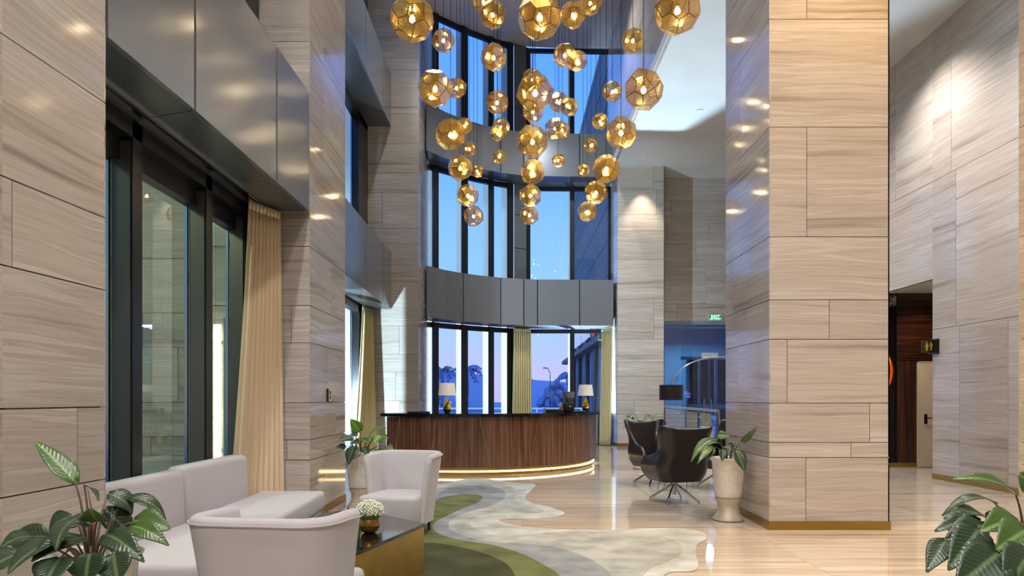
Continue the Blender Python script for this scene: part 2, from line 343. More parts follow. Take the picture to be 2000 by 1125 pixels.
def perforated():
    m = bpy.data.materials.new('perforated_brass'); m.use_nodes = True; n = m.node_tree.nodes; l = m.node_tree.links
    b = n['Principled BSDF']; out = n['Material Output']
    b.inputs['Base Color'].default_value = lin((236, 200, 100)); b.inputs['Metallic'].default_value = 0.95; b.inputs['Roughness'].default_value = 0.2
    uv = n.new('ShaderNodeUVMap'); uv.uv_map = 'UVMap'; sx = n.new('ShaderNodeSeparateXYZ'); l.new(uv.outputs[0], sx.inputs[0])
    def band(sock, k, w):
        a = n.new('ShaderNodeMath'); a.operation = 'MULTIPLY'; a.inputs[1].default_value = k; l.new(sock, a.inputs[0])
        f = n.new('ShaderNodeMath'); f.operation = 'FRACT'; l.new(a.outputs[0], f.inputs[0])
        g = n.new('ShaderNodeMath'); g.operation = 'LESS_THAN'; g.inputs[1].default_value = w; l.new(f.outputs[0], g.inputs[0]); return g.outputs[0]
    p = n.new('ShaderNodeMath'); p.operation = 'MULTIPLY'; l.new(band(sx.outputs['X'], 46, 0.60), p.inputs[0]); l.new(band(sx.outputs['Y'], 30, 0.72), p.inputs[1])
    tr = n.new('ShaderNodeBsdfTransparent'); tr.inputs[0].default_value = (1, 0.97, 0.9, 1)
    mx = n.new('ShaderNodeMixShader'); l.new(p.outputs[0], mx.inputs[0]); l.new(b.outputs[0], mx.inputs[1]); l.new(tr.outputs[0], mx.inputs[2]); l.new(mx.outputs[0], out.inputs[0])
    return m
M['perf'] = perforated()
M['brass_edge'] = pmat('dark_brass_edge', (170, 126, 52), 0.3, 1.0)

def leafmat(name, col, rib):
    m = bpy.data.materials.new(name); m.use_nodes = True; n = m.node_tree.nodes; l = m.node_tree.links; b = n['Principled BSDF']
    b.inputs['Roughness'].default_value = 0.28; b.inputs['Specular IOR Level'].default_value = 0.6
    uv = n.new('ShaderNodeUVMap'); uv.uv_map = 'UVMap'; sx = n.new('ShaderNodeSeparateXYZ'); l.new(uv.outputs[0], sx.inputs[0])
    ab = n.new('ShaderNodeMath'); ab.operation = 'ABSOLUTE'; l.new(sx.outputs['X'], ab.inputs[0])
    rr = n.new('ShaderNodeValToRGB'); rr.color_ramp.elements[0].position = 0.02; rr.color_ramp.elements[1].position = 0.06
    rr.color_ramp.elements[0].color = lin(rib); rr.color_ramp.elements[1].color = lin(col); l.new(ab.outputs[0], rr.inputs[0])
    # side veins
    v = n.new('ShaderNodeMath'); v.operation = 'MULTIPLY_ADD'; v.inputs[1].default_value = -0.5; l.new(ab.outputs[0], v.inputs[0]); l.new(sx.outputs['Y'], v.inputs[2])
    s = n.new('ShaderNodeMath'); s.operation = 'MULTIPLY'; s.inputs[1].default_value = 70; l.new(v.outputs[0], s.inputs[0])
    sn = n.new('ShaderNodeMath'); sn.operation = 'SINE'; l.new(s.outputs[0], sn.inputs[0])
    bu = n.new('ShaderNodeBump'); bu.inputs['Strength'].default_value = 0.28; bu.inputs['Distance'].default_value = 0.002; l.new(sn.outputs[0], bu.inputs['Height']); l.new(bu.outputs[0], b.inputs['Normal'])
    l.new(rr.outputs[0], b.inputs['Base Color'])
    return m
M['leaf'] = leafmat('dark_green_leaf', (44, 66, 42), (96, 118, 78)); M['leaf2'] = leafmat('mid_green_leaf', (66, 98, 40), (120, 150, 80)); M['leaf3'] = leafmat('fresh_green_leaf', (92, 138, 40), (150, 180, 90))
# ================================================================ THE SETTING
ROWS = [0, 0.70, 0.93, 1.35, 2.03, 2.45, 3.12, 4.29, 5.44, 6.28, 6.75, 7.45, 8.15, 9.20, 9.95, 10.4, 11.2, 12.05]
def stone_face(mb, a, b, z0, z1, seed=1, joints=None, rows=ROWS, g=0.0035, back=0.05):
    """a-b seen with the room on its right-hand side; tiles 12 mm thick over a dark backing"""
    rnd = random.Random(seed); a = Vector(a[:2]); b = Vector(b[:2]); L = (b-a).length; d = (b-a)/L; n = Vector((-d.y, d.x))
    mb.wallseg(a+n*0.012+d*0.03, b+n*0.012-d*0.03, back, z0+0.002, z1-0.002, 1)
    zs = [z0]+[z for z in rows if z0+0.05 < z < z1-0.05]+[z1]
    for i in range(len(zs)-1):
        if joints is not None and i < len(joints): js = list(joints[i])
        else:
            js = []; u = rnd.uniform(0.3, 1.6)
            while u < L-0.2:
                js.append(u); u += rnd.choice((1.1, 1.5, 2.1, 2.6))
            if L < 1.7 and rnd.random() < 0.45: js = []
        us = [0]+js+[L]
        for k in range(len(us)-1):
            p = a+d*(us[k]+(g if k else 0)); q = a+d*(us[k+1]-(g if k < len(us)-2 else 0))
            mb.wallseg(p, q, 0.014, zs[i]+(g if i else 0), zs[i+1]-g*(i < len(zs)-2), 0, rnd.uniform(0.5, 12))
ST = [M['stone'], M['joint']]

# floor: slabs of polished marble
mb = MB(); mb.box(-3.8, 10.2, -6.2, 21.6, -0.12, -0.012, 1)
xs = [-3.8]+[2.52+2.4*k for k in range(-2, 4) if 2.52+2.4*k < 10]+[10.2]
y = -6.2; k = 0
while y < 21.6:
    y2 = min(y+1.5, 21.6); off = 0
    for i in range(len(xs)-1):
        mb.box(xs[i]+0.0015, xs[i+1]-0.0015, y+0.0015, y2-0.0015, -0.012, 0, 0, random.uniform(0.5, 9))
    y = y2
struct(mb.build('floor', [M['floor'], M['joint']]), 'polished striped marble floor')

# near left wall, return into the window bay
mb = MB()
stone_face(mb, (-2.41, -6.2), (-2.405, 3.22), 0, 12.05, 3)
stone_face(mb, (-2.405, 3.22), (-2.37, 3.98), 0, 12.05, 4, joints=[[0.35], [], [0.52], [], [0.06], [], [], [0.4]])
stone_face(mb, (-2.37, 3.98), (-3.05, 3.98), 0, 12.05, 5)
mb.box(-3.05, -2.47, -6.2, 3.92, 0, 12.05, 1)
struct(mb.build('wall_left', ST), 'veined beige stone wall at the left edge')
mb = MB()
stone_face(mb, (-3.6, 7.73), (-2.29, 7.73), 0, 12.05, 11, joints=[[1.0], [1.05], [0.95], [], [1.1], [0.9], []])
stone_face(mb, (-2.29, 7.73), (-2.28, 9.33), 0, 12.05, 12, joints=[[0.62], [], [1.1], [0.75], [], [0.9], [], [0.55], [0.55], []])
stone_face(mb, (-2.28, 9.33), (-3.6, 9.33), 0, 12.05, 13)
mb.box(-3.6, -2.36, 7.8, 9.26, 0, 12.05, 1)
struct(mb.build('wall_left', ST), 'stone pier between the two window bays on the left')
mb = MB()
stone_face(mb, (-3.62, 16.2), (-2.21, 16.2), 0, 12.05, 21)
stone_face(mb, (-2.21, 16.2), (-2.30, 18.72), 0, 12.05, 22)
mb.prism([(-3.62, 16.26), (-2.29, 16.26), (-2.37, 18.8), (-3.62, 18.8)], 0, 12.05, 1)
struct(mb.build('wall_left', ST), 'stone pier behind the left end of the reception counter')
# right-hand pier beside the counter, and the high stone band over the side ceiling
mb = MB()
stone_face(mb, (3.07, 19.85), (4.43, 19.85), 0, 8.15, 31)
stone_face(mb, (3.0, 20.85), (3.07, 19.85), 0, 8.15, 32)
stone_face(mb, (4.43, 19.85), (4.43, 20.95), 0, 8.15, 33)
mb.prism([(3.12, 19.92), (4.38, 19.92), (4.38, 20.9), (3.08, 20.9)], 0, 8.15, 1)
struct(mb.build('wall_back', ST), 'stone pier between the curtained window and the glass doors')
mb = MB()
stone_face(mb, (2.93, 20.9), (2.90, -6.2), 8.15, 12.05, 41)
mb.box(2.96, 3.1, -6.2, 20.9, 8.2, 12.05, 1); mb.prism([(2.9, -6.2), (2.96, -6.2), (2.99, 20.9), (2.93, 20.9)], 8.148, 8.16, 0)
struct(mb.build('wall_right', ST), 'high stone band above the white side ceiling')
mb = MB()
stone_face(mb, (4.43, 20.9), (7.4, 20.9), 3.77, 8.15, 51)
struct(mb.build('wall_back', ST), 'stone wall above the glass doors')
# the big pillar in front on the right
mb = MB()
fj = [[0.39], [0.87], [1.07], [0.19], [0.64], [], [0.40], [], [0.4], []]
stone_face(mb, (2.74, 7.27), (4.02, 7.27), 0, 8.15, 61, joints=fj, rows=[0, 0.77]+ROWS[2:])
stone_face(mb, (2.755, 8.8), (2.74, 7.27), 0, 8.15, 62, joints=[[], [0.5], [1.0], [0.5], [], [0.3], [], [0.6], []], rows=[0, 0.77]+ROWS[2:])
stone_face(mb, (4.02, 7.27), (4.02, 8.8), 0, 8.15, 63)
mb.box(2.80, 3.96, 7.33, 8.74, 0, 8.15, 1)
struct(mb.build('wall_right', ST), 'large free-standing stone pillar on the right')
mb = MB()
stone_face(mb, (5.42, 6.4), (6.7, 6.4), 0, 7.82, 64)
stone_face(mb, (5.42, 7.3), (5.42, 6.4), 0, 7.82, 65)
mb.box(5.48, 6.7, 6.46, 7.3, 0, 7.82, 1)
struct(mb.build('wall_right', ST), 'warm-lit stone pillar cut by the right edge')
# right wall with the opening to the washroom corridor
VJ = [Z for Z in (0,)]
mb = MB()
stone_face(mb, (7.37, 11.96), (7.37, -6.2), 0, 7.82, 71, rows=[0, 2.6, 5.2])
stone_face(mb, (7.37, 13.9), (7.37, 11.96), 3.49, 7.82, 72, rows=[0, 5.2])
stone_face(mb, (7.37, 20.9), (7.37, 13.9), 0, 8.15, 73)
stone_face(mb, (9.6, 11.96), (7.38, 11.96), 0, 3.9, 74); mb.box(7.5, 9.6, 11.8, 11.94, 0, 3.9, 1); mb.box(9.5, 9.6, 11.9, 14.1, 0, 3.9, 1); mb.box(7.4, 9.6, 14.0, 14.1, 0, 3.9, 1)
mb.box(7.43, 7.6, -6.2, 11.96, 0, 7.82, 1)
struct(mb.build('wall_right', ST), 'pale veined stone wall on the far right')
mb = MB()
stone_face(mb, (7.4, -6.2), (-2.5, -6.2), 0, 12.05, 81)
struct(mb.build('wall_back', ST), 'stone wall behind the viewer')
# corridor
mb = MB(); mb.box(7.60, 7.83, 13.9, 14.0, 0.09, 3.54, 0); mb.box(7.37, 7.60, 13.9, 14.0, 0.09, 3.54, 0)
mb.box(7.83, 8.24, 13.88, 14.0, 0.09, 2.16, 1); mb.box(8.24, 9.4, 13.92, 14.0, 0.0, 2.16, 3)
mb.box(7.83, 9.4, 13.88, 14.0, 2.17, 3.54, 2); mb.box(7.825, 7.832, 13.87, 13.9, 0.09, 3.54, 3)
mb.box(9.4, 9.5, 12.0, 14.0, 0, 3.54, 1)
struct(mb.build('wall_corridor', [M['black_marble'], M['wood_dark_v'], M['wood_dark_h'], M['seam']]), 'dark wood and black marble corridor wall')
mb = MB(); mb.box(7.44, 9.5, 11.9, 14.0, 3.54, 3.62)
struct(mb.build('ceiling', M['ceiling']), 'low corridor ceiling')
d = struct(empty('door_2', (8.67, 13.86, 0)), 'cream flush washroom door with lever handle')
mb = MB(); mb.box(-0.42, 0.42, 0, 0.045, 0.01, 2.13); mb.build('door_panel', M['white'], d)
mb = MB(); mb.box(-0.44, -0.42, -0.01, 0.05, 0, 2.15); mb.box(-0.44, 0.44, -0.01, 0.05, 2.13, 2.15); mb.build('door_frame', M['white'], d)
mb = MB(); mb.box(-0.30, -0.24, -0.012, 0, 0.88, 1.08); mb.tube([(-0.27, -0.01, 1.0), (-0.27, -0.06, 1.0), (-0.12, -0.06, 1.0)], 0.011); mb.build('door_handle', M['black'], d)
text_mesh('door_number', 'WC2', 0.055, M['ink'], d, (-0.02, -0.004, 2.05), (math.pi/2, 0, 0), 0.002)

def Yw(px):
    t = [(835, 18.72), (855, 18.92), (910, 19.6), (963, 20.15), (1003, 20.5), (1035, 20.8), (1200, 20.8)]
    for (a, ya), (b, yb) in zip(t, t[1:]):
        if a <= px <= b: return ya+(yb-ya)*(px-a)/(b-a)
    return 20.8
def PW(px, dy=0.0):
    Y = Yw(px)+dy; return ((px-1000)*Y/F, Y)
def PF(px, Y): return ((px-1000)*Y/F, Y)
# ceilings
mb = MB(); mb.prism([(-3.6, -6.2), (3.1, -6.2), (3.1, 20.92), PW(1003, 0.12), PW(963, 0.12), PW(910, 0.12), PW(835, 0.12), (-3.6, 18.8)], 12.05, 12.25); struct(mb.build('ceiling', M['ceiling']), 'high atrium ceiling')
mb = MB(); mb.prism([(2.905, 20.9), (7.4, 20.9), (7.4, 14.2), (5.2, 14.2), (5.2, -6.2), (2.905, -6.2)], 8.15, 8.35)
struct(mb.build('ceiling', M['ceiling']), 'white side ceiling beside the atrium')
mb = MB(); mb.box(5.2, 7.4, -6.2, 14.2, 7.82, 8.15); struct(mb.build('ceiling', M['ceiling']), 'white ceiling over the passage on the far right')

# gold skirtings
def skirt(name, segs, label, h=0.09):
    mb = MB()
    for a, b in segs: mb.wallseg(a, b, -0.012, 0.0, h, 0)
    struct(mb.build(name, M['brass']), label)
skirt('baseboard_left', [((-2.41, -6), (-2.405, 3.22)), ((-2.405, 3.22), (-2.37, 3.98)), ((-2.29, 7.73), (-2.28, 9.33)), ((-2.21, 16.2), (-2.30, 18.6)), ((-3.4, 16.2), (-2.2, 16.2))], 'brass skirting along the left wall')
skirt('baseboard_back', [((3.0, 20.8), (3.07, 19.85)), ((3.06, 19.85), (4.44, 19.85)), ((4.43, 19.84), (4.43, 20.85))], 'brass skirting of the stone pier by the glass doors')
skirt('baseboard_right', [((2.755, 8.8), (2.74, 7.26)), ((2.73, 7.27), (4.03, 7.27)), ((4.02, 7.26), (4.02, 8.8)), ((7.37, 11.96), (7.37, -6)), ((5.41, 6.4), (6.7, 6.4)), ((5.42, 7.3), (5.42, 6.39))], 'brass skirting of the pillar and right wall')
skirt('baseboard_corridor', [((7.4, 13.88), (8.23, 13.88))], 'brass skirting in the corridor')

# fascias: clad bands between the window storeys
def fascia(name, label, pts, seams, back, z0, z1, soffit='metal_soffit'):
    mb = MB()
    pts = [Vector(p) for p in pts]
    for i in range(len(pts)-1):
        a, b = pts[i], pts[i+1]; d = (b-a).normalized(); ga = 0.016 if i in seams else 0; gb = 0.016 if i+1 in seams else 0
        mb.wallseg(a+d*ga, b-d*gb, 0.045, z0, z1, 0)
    # soffit and top boards, one per fascia panel
    n = len(pts); m = len(back); bk = [Vector(b) for b in back][::-1]
    def bp(t):
        s = t*(m-1); i = min(int(s), m-2); return bk[i].lerp(bk[i+1], s-i)
    def inn(i):
        e = pts[min(i+1, n-1)]-pts[max(i-1, 0)]; nv = Vector((-e.y, e.x)).normalized(); return tuple(pts[i]+nv*0.03)
    mb.prism([inn(i) for i in range(n)]+[tuple(q) for q in back], z0+0.012, z1-0.012, 1)
    for i in range(n-1):
        a, b = pts[i], pts[i+1]; e, f = bp(i/(n-1)), bp((i+1)/(n-1)); d = (b-a).normalized()*0.005
        a2 = a+(d if i in seams else d*0); b2 = b-(d if i+1 in seams else d*0)
        q = [a2+(e-a2).normalized()*0.04, b2+(f-b2).normalized()*0.04, f-(d if i+1 in seams else d*0), e+(d if i in seams else d*0)]
        mb.prism([tuple(v) for v in q], z0-0.002, z0+0.014, 2); mb.prism([tuple(v) for v in q], z1-0.014, z1, 0)
    o = mb.build(name, [M['metal'], M['seam'], M[soffit]]); struct(o, label)
    return o
LV = [(3.52, 4.85), (7.85, 9.1)]
for i, (z0, z1) in enumerate(LV):
    fascia('trim_%d' % (1+i), ('lower' if i == 0 else 'upper')+' grey metal band over the near left window',
           [(-2.29, 7.72), (-2.305, 6.69), (-2.33, 5.02), (-2.37, 3.99)][::-1], (0, 1, 2, 3), [(-3.0, 3.99), (-3.0, 7.72)][::-1], z0, z1)
    fascia('trim_%d' % (3+i), ('lower' if i == 0 else 'upper')+' grey metal band over the second left window',
           [(-2.86, 9.35), (-2.86, 11.4), (-2.87, 13.42), (-2.87, 15.21), (-2.87, 16.19)], (1, 2, 3), [(-3.56, 9.35), (-3.56, 16.19)][::-1], z0, z1)
fp = [PF(834.5, 17.75), PF(870, 18.35), PF(905, 18.82), PF(942, 19.2), PF(978, 19.5), PF(1023, 19.75), PF(1050, 19.8), PF(1132, 19.85), PF(1198, 19.9)]
bk = [PW(1190, 0.02), PW(1120, 0.02), PW(1035, 0.02), PW(1003, 0.02), PW(963, 0.02), PW(910, 0.02), PW(837, 0.02)]
for i, (z0, z1) in enumerate(LV):
    fascia('trim_%d' % (5+i), ('lower' if i == 0 else 'upper')+' curved grey metal band on the back wall', fp, (2, 4, 5, 6, 7), bk, z0, z1)
# dark panelled pier between the two back windows
mb = MB()
for z0, z1 in ((0, 3.5), (4.87, 5.9), (5.92, 6.9), (6.92, 7.83), (9.12, 10.1), (10.12, 11.1), (11.12, 12.04)):
    mb.prism([PW(1004, -0.06), PW(1028, -0.1), PW(1028, 0.2), PW(1004, 0.2)], z0, z1, 0)
mb.prism([PW(1004, 0), PW(1028, -0.05), PW(1028, 0.2), PW(1004, 0.2)], 0, 12.04, 1)
struct(mb.build('trim_7', [M['metal_soffit'], M['seam']]), 'dark panelled pier between the back windows')

# ---------------------------------------------------------------- windows
def pane(parent, a, b, z0, z1, mat='glass'):
    MB().wallseg(a, b, 0.02, z0, z1).build('pane', M[mat], parent)
def bar(parent, name, pa, pb, z0, z1, mat='frame', extra=None):
    mb = MB(); mb.prism([pa[0], pa[1], pb[1], pb[0]], z0, z1); return mb.build(name, M[mat], parent)
MUL_A = [(846, 857), (902, 914), (955, 965), (991, 1003)]
FIN_A = [(835.5, 846), (891, 902), (943, 954), (979, 990)]
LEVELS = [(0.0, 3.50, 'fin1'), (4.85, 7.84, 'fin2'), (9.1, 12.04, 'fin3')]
for n, (z0, z1, fm) in enumerate(LEVELS):
    w = struct(empty('window_%d' % (n+1), (0, 0, 0)), ('ground', 'middle', 'top')[n]+' storey of the tall window left of the back curtain')
    for a, b in MUL_A:
        mb = MB(); mb.prism([PW(a, -0.05), PW(b, -0.05), PW(b, 0.12), PW(a, 0.12)], z0, z1); mb.build('mullion', M['frame'], w)
    pts = [PW(835), PW(855), PW(910), PW(963), PW(1003)]
    hd = MB()
    for p, q in zip(pts, pts[1:]):
        hd.wallseg(p, q, 0.10, z1-0.14, z1); hd.wallseg(p, q, 0.10, z0, z0+0.05)
    hd.build('window_frame', M['frame'], w)
    for (a, b) in ((835, 846), (857, 902), (914, 955), (965, 991)):
        pane(w, PW(a, 0.05), PW(b, 0.05), z0+0.05, z1-0.14)
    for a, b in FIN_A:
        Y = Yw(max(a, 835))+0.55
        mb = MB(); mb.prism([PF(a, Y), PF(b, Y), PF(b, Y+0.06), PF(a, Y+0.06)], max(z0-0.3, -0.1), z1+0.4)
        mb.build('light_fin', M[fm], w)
        x = PF(b, Y)[0]
        MB().box(x+0.005, x+0.03, Y-0.35, Y+0.06, max(z0-0.3, -0.1), z1+0.4).build('fin_bracket', M['outside_panel'], w)
    w = struct(empty('window_%d' % (n+4), (0, 0, 0)), ('ground', 'middle', 'top')[n]+' storey of the flat window right of the back curtain')
    for a, b, nm in ((1028, 1036, 'window_frame'), (1113, 1122, 'mullion'), (1188, 1193, 'window_frame')):
        mb = MB(); mb.prism([PW(a, -0.05), PW(b, -0.05), PW(b, 0.12), PW(a, 0.12)], z0, z1); mb.build(nm, M['frame'], w)
    mb = MB(); mb.wallseg(PW(1028), PW(1193), 0.10, z1-0.12, z1); mb.wallseg(PW(1028), PW(1193), 0.10, z0, z0+0.06)
    mb.build('window_frame', M['frame'], w)
    pane(w, PW(1036, 0.05), PW(1113, 0.05), z0+0.06, z1-0.12); pane(w, PW(1122, 0.05), PW(1188, 0.05), z0+0.06, z1-0.12)
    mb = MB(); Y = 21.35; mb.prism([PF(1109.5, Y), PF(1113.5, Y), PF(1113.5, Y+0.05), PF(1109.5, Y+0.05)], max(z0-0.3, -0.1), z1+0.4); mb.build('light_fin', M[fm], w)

# second left bay (x about -3.4), three storeys
for n, (z0, z1, fm) in enumerate(LEVELS):
    w = struct(empty('window_%d' % (n+7), (0, 0, 0)), ('ground', 'middle', 'top')[n]+' storey of the second window on the left')
    for y0, y1 in ((9.35, 9.6), (11.4, 11.55), (13.3, 13.45), (15.22, 16.18)):
        MB().box(-3.58, -3.42, y0, y1, z0, z1).build('mullion', M['frame'], w)
    MB().box(-3.58, -3.42, 9.35, 16.18, z1-0.16, z1).box(-3.58, -3.42, 9.35, 16.18, z0, z0+0.06).build('window_frame', M['frame'], w)
    MB().box(-3.60, -3.585, 15.18, 15.22, z0, z1).build('edge_strip', M['chrome'], w)
    for y0, y1 in ((9.6, 11.4), (11.55, 13.3), (13.45, 15.22)):
        MB().box(-3.57, -3.555, y0, y1, z0+0.06, z1-0.16).build('pane', M['glass'], w)
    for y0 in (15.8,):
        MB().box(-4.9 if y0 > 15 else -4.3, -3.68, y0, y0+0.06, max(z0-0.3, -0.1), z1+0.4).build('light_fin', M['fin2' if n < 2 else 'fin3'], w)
# near left bay
for n, (z0, z1, fm) in enumerate(LEVELS[:2]):
    w = struct(empty('window_%d' % (n+10), (0, 0, 0)), ('ground storey', 'upper storey')[n]+' of the dark-framed window beside the sofa')
    for y0, y1 in ((5.145, 5.28), (6.386, 6.517), (7.30, 7.72)):
        MB().box(-3.02, -2.86, y0, y1, z0, z1).build('mullion', M['frame'], w)
        MB().box(-3.015, -2.875, y0-0.012, y0, z0, z1-0.16).build('mullion_cover', M['jamb'], w)
        MB().box(-3.05, -3.025, y0-0.03, y0, z0, z1-0.12).build('edge_strip', M['chrome'], w)
    MB().box(-3.02, -2.86, 3.99, 7.72, z1-0.13, z1).box(-3.02, -2.86, 3.99, 7.72, z0, z0+0.08).build('window_frame', M['frame'], w)
    MB().box(-3.06, -2.95, 3.99, 7.72, z1-0.30, z1-0.13).build('window_frame', M['frame'], w)
    MB().box(-3.02, -2.9, 3.99, 4.12, z0, z1).build('mullion', M['jamb'], w)
    for y0, y1 in ((4.12, 5.145), (5.28, 6.386), (6.517, 7.30)):
        MB().box(-3.04, -3.02, y0, y1, z0+0.08, z1-0.16).build('pane', M['glass_green'], w)
mb = MB(); mb.box(-2.77, -2.735, 4.0, 7.7, 3.49, 3.519); mb.box(-2.72, -2.70, 4.0, 7.7, 3.497, 3.519)
struct(mb.build('trim_8', M['chrome']), 'curtain track under the near metal band')
MB().box(-3.36, -3.33, 9.4, 16.15, 3.49, 3.519).build('trim_9', M['chrome'])['kind'] = 'structure'

# ---------------------------------------------------------------- glass doors at the back right
d = struct(empty('door_1', (0, 0, 0)), 'blue-tinted glass doors at the back on the right')
Y = 20.9
MB().box(4.44, 7.36, Y, Y+0.1, 3.66, 3.77).box(4.44, 7.36, Y, Y+0.08, 3.55, 3.57).build('door_frame', M['outside_panel'], d)
xs = [4.44, 5.32, 5.66, 6.55, 7.36]
MB().box(4.44, 5.15, Y+0.03, Y+0.045, 0, 3.66).build('pane', M['glass_dark'], d)
MB().box(5.16, 7.36, Y+0.03, Y+0.045, 2.62, 3.66).build('pane', M['glass_dark'], d)
MB().box(5.16, 5.98, Y+0.03, Y+0.045, 0.02, 2.61).build('door_leaf', M['glass_dark'], d)
MB().box(5.99, 6.8, Y+0.03, Y+0.045, 0.02, 2.61).build('door_leaf', M['glass_dark'], d)
for x0 in (5.86, 6.08):
    h = MB(); h.tube([(x0, Y-0.06, 0.25), (x0, Y-0.06, 1.38)], 0.017); h.tube([(x0, Y-0.06, 0.45), (x0, Y+0.04, 0.45)], 0.01); h.tube([(x0, Y-0.06, 1.2), (x0, Y+0.04, 1.2)], 0.01)
    h.build('door_handle', M['chrome'], d)
# room seen through them
mb = MB(); mb.box(4.25, 9.5, 26.0, 26.2, 0, 4.2); mb.box(4.25, 4.35, 21.1, 26.0, 0, 4.2); mb.box(9.4, 9.5, 21.1, 26, 0, 4.2); mb.box(4.4, 9.5, 21.1, 26, 4.1, 4.2)
struct(mb.build('wall_vestibule', M['outside_panel']), 'blue-grey vestibule behind the glass doors')
mb = MB(); mb.box(4.3, 9.5, 21.6, 26, -0.1, 0); struct(mb.build('floor', M['outside_ground']), 'dark vestibule floor')
lamp('vestibule_beam', 'AREA', (6.5, 24.0, 4.0), 330, (0.55, 0.86, 1.0), (6.5, 23.0, 0), 1.2)

t = tag(empty('inner_doors', (0, 0, 0)), 'second set of framed dark doors inside the blue vestibule', 'inner doors')
def IX(px, Y=23.0): return (px-1000)*Y/F
for a_, b_ in ((1341, 1345), (1364, 1368), (1384, 1386), (1397, 1401)):
    MB().box(IX(a_), IX(b_), 23.0, 23.1, 0, 2.7).build('frame_post', M['lightbar_dim'], t)
MB().box(IX(1330), IX(1460), 23.0, 23.1, 2.70, 2.80).box(IX(1345), IX(1460), 22.98, 23.08, 1.05, 1.20).build('frame_rail', M['lightbar_dim'], t)
for a_, b_ in ((1346, 1363), (1369, 1396), (1402, 1450)):
    MB().box(IX(a_), IX(b_), 23.04, 23.06, 0.05, 2.7).build('dark_panel', M['navy'], t)
t = tag(empty('lit_notice', (IX(1344.5, 22.9), 22.9, 1.55)), 'small purple and white lit notice inside the vestibule', 'sign')
MB().box(-0.05, 0.07, 0, 0.02, -0.03, 0.03).build('purple_panel', M['purple'], t)
MB().box(-0.12, -0.06, 0, 0.02, -0.05, 0.09).box(-0.07, 0.06, 0, 0.02, -0.12, -0.07).build('white_panel', M['lightbar'], t)
MB().box(-0.01, 0.01, 0.0, 0.02, -1.55, -0.05).build('stand', M['frame'], t)
# ================================================================ THE CHANDELIER: perforated brass pendants
def polyhedron():
    """pentagonal icositetrahedron (dual of the snub cube), diameter 1"""
    t = 1.8392867552
    import itertools
    vs = []
    for p in itertools.permutations(range(3)):
        even = (p in ((0, 1, 2), (1, 2, 0), (2, 0, 1)))
        for sg in itertools.product((1, -1), repeat=3):
            plus = sum(1 for q in sg if q > 0)
            if (even and plus % 2 == 0) or (not even and plus % 2 == 1):
                base = [1*sg[0], sg[1]/t, sg[2]*t]; v = [0, 0, 0]
                for i in range(3): v[p[i]] = base[i]
                vs.append(Vector(v))
    bm = bmesh.new()
    for v in vs: bm.verts.new(v)
    bmesh.ops.convex_hull(bm, input=bm.verts[:]); bm.normal_update()
    dual = []
    for f in bm.faces:
        n = f.normal; dd = n.dot(f.verts[0].co)
        if dd < 0: n = -n; dd = -dd
        q = n/dd
        if not any((q-w).length < 1e-3 for w in dual): dual.append(q)
    bm.free(); R = max(q.length for q in dual); dual = [q*(0.5/R) for q in dual]
    faces = []
    for v in vs:                       # one pentagon per snub-cube vertex
        m = max(q.dot(v) for q in dual); on = [i for i, q in enumerate(dual) if q.dot(v) > m-1e-3]
        n = v.normalized(); c = sum((dual[i] for i in on), Vector())/len(on)
        a = (dual[on[0]]-c).normalized(); b = n.cross(a)
        on.sort(key=lambda i: math.atan2((dual[i]-c).dot(b), (dual[i]-c).dot(a)))
        faces.append(on)
    return dual, faces
def shade_mesh():
    dual, faces = polyhedron(); vs = []; fs = []; ms = []; uvs = []
    for f in faces:
        p = [dual[i] for i in f]; c = sum(p, Vector())/len(p); n = c.normalized()
        a = (p[1]-p[0]).normalized(); b = n.cross(a); k = len(p); b0 = len(vs)
        inner = [c+(q-c)*0.93 for q in p]; vs += p+inner
        for i in range(k):
            j = (i+1) % k; fs.append((b0+i, b0+j, b0+k+j, b0+k+i)); ms.append(1)
        fs.append(tuple(b0+k+i for i in range(k))); ms.append(0)
        uvs += [((q-c).dot(a), (q-c).dot(b)) for q in p+inner]
    me = bpy.data.meshes.new('pendant_shade'); me.from_pydata([tuple(v) for v in vs], [], fs)
    me.materials.append(M['perf']); me.materials.append(M['brass_edge']); me.polygons.foreach_set('material_index', ms)
    uv = me.uv_layers.new(name='UVMap')
    for l in me.loops: uv.data[l.index].uv = uvs[l.vertex_index]
    return me
SHADE = shade_mesh()
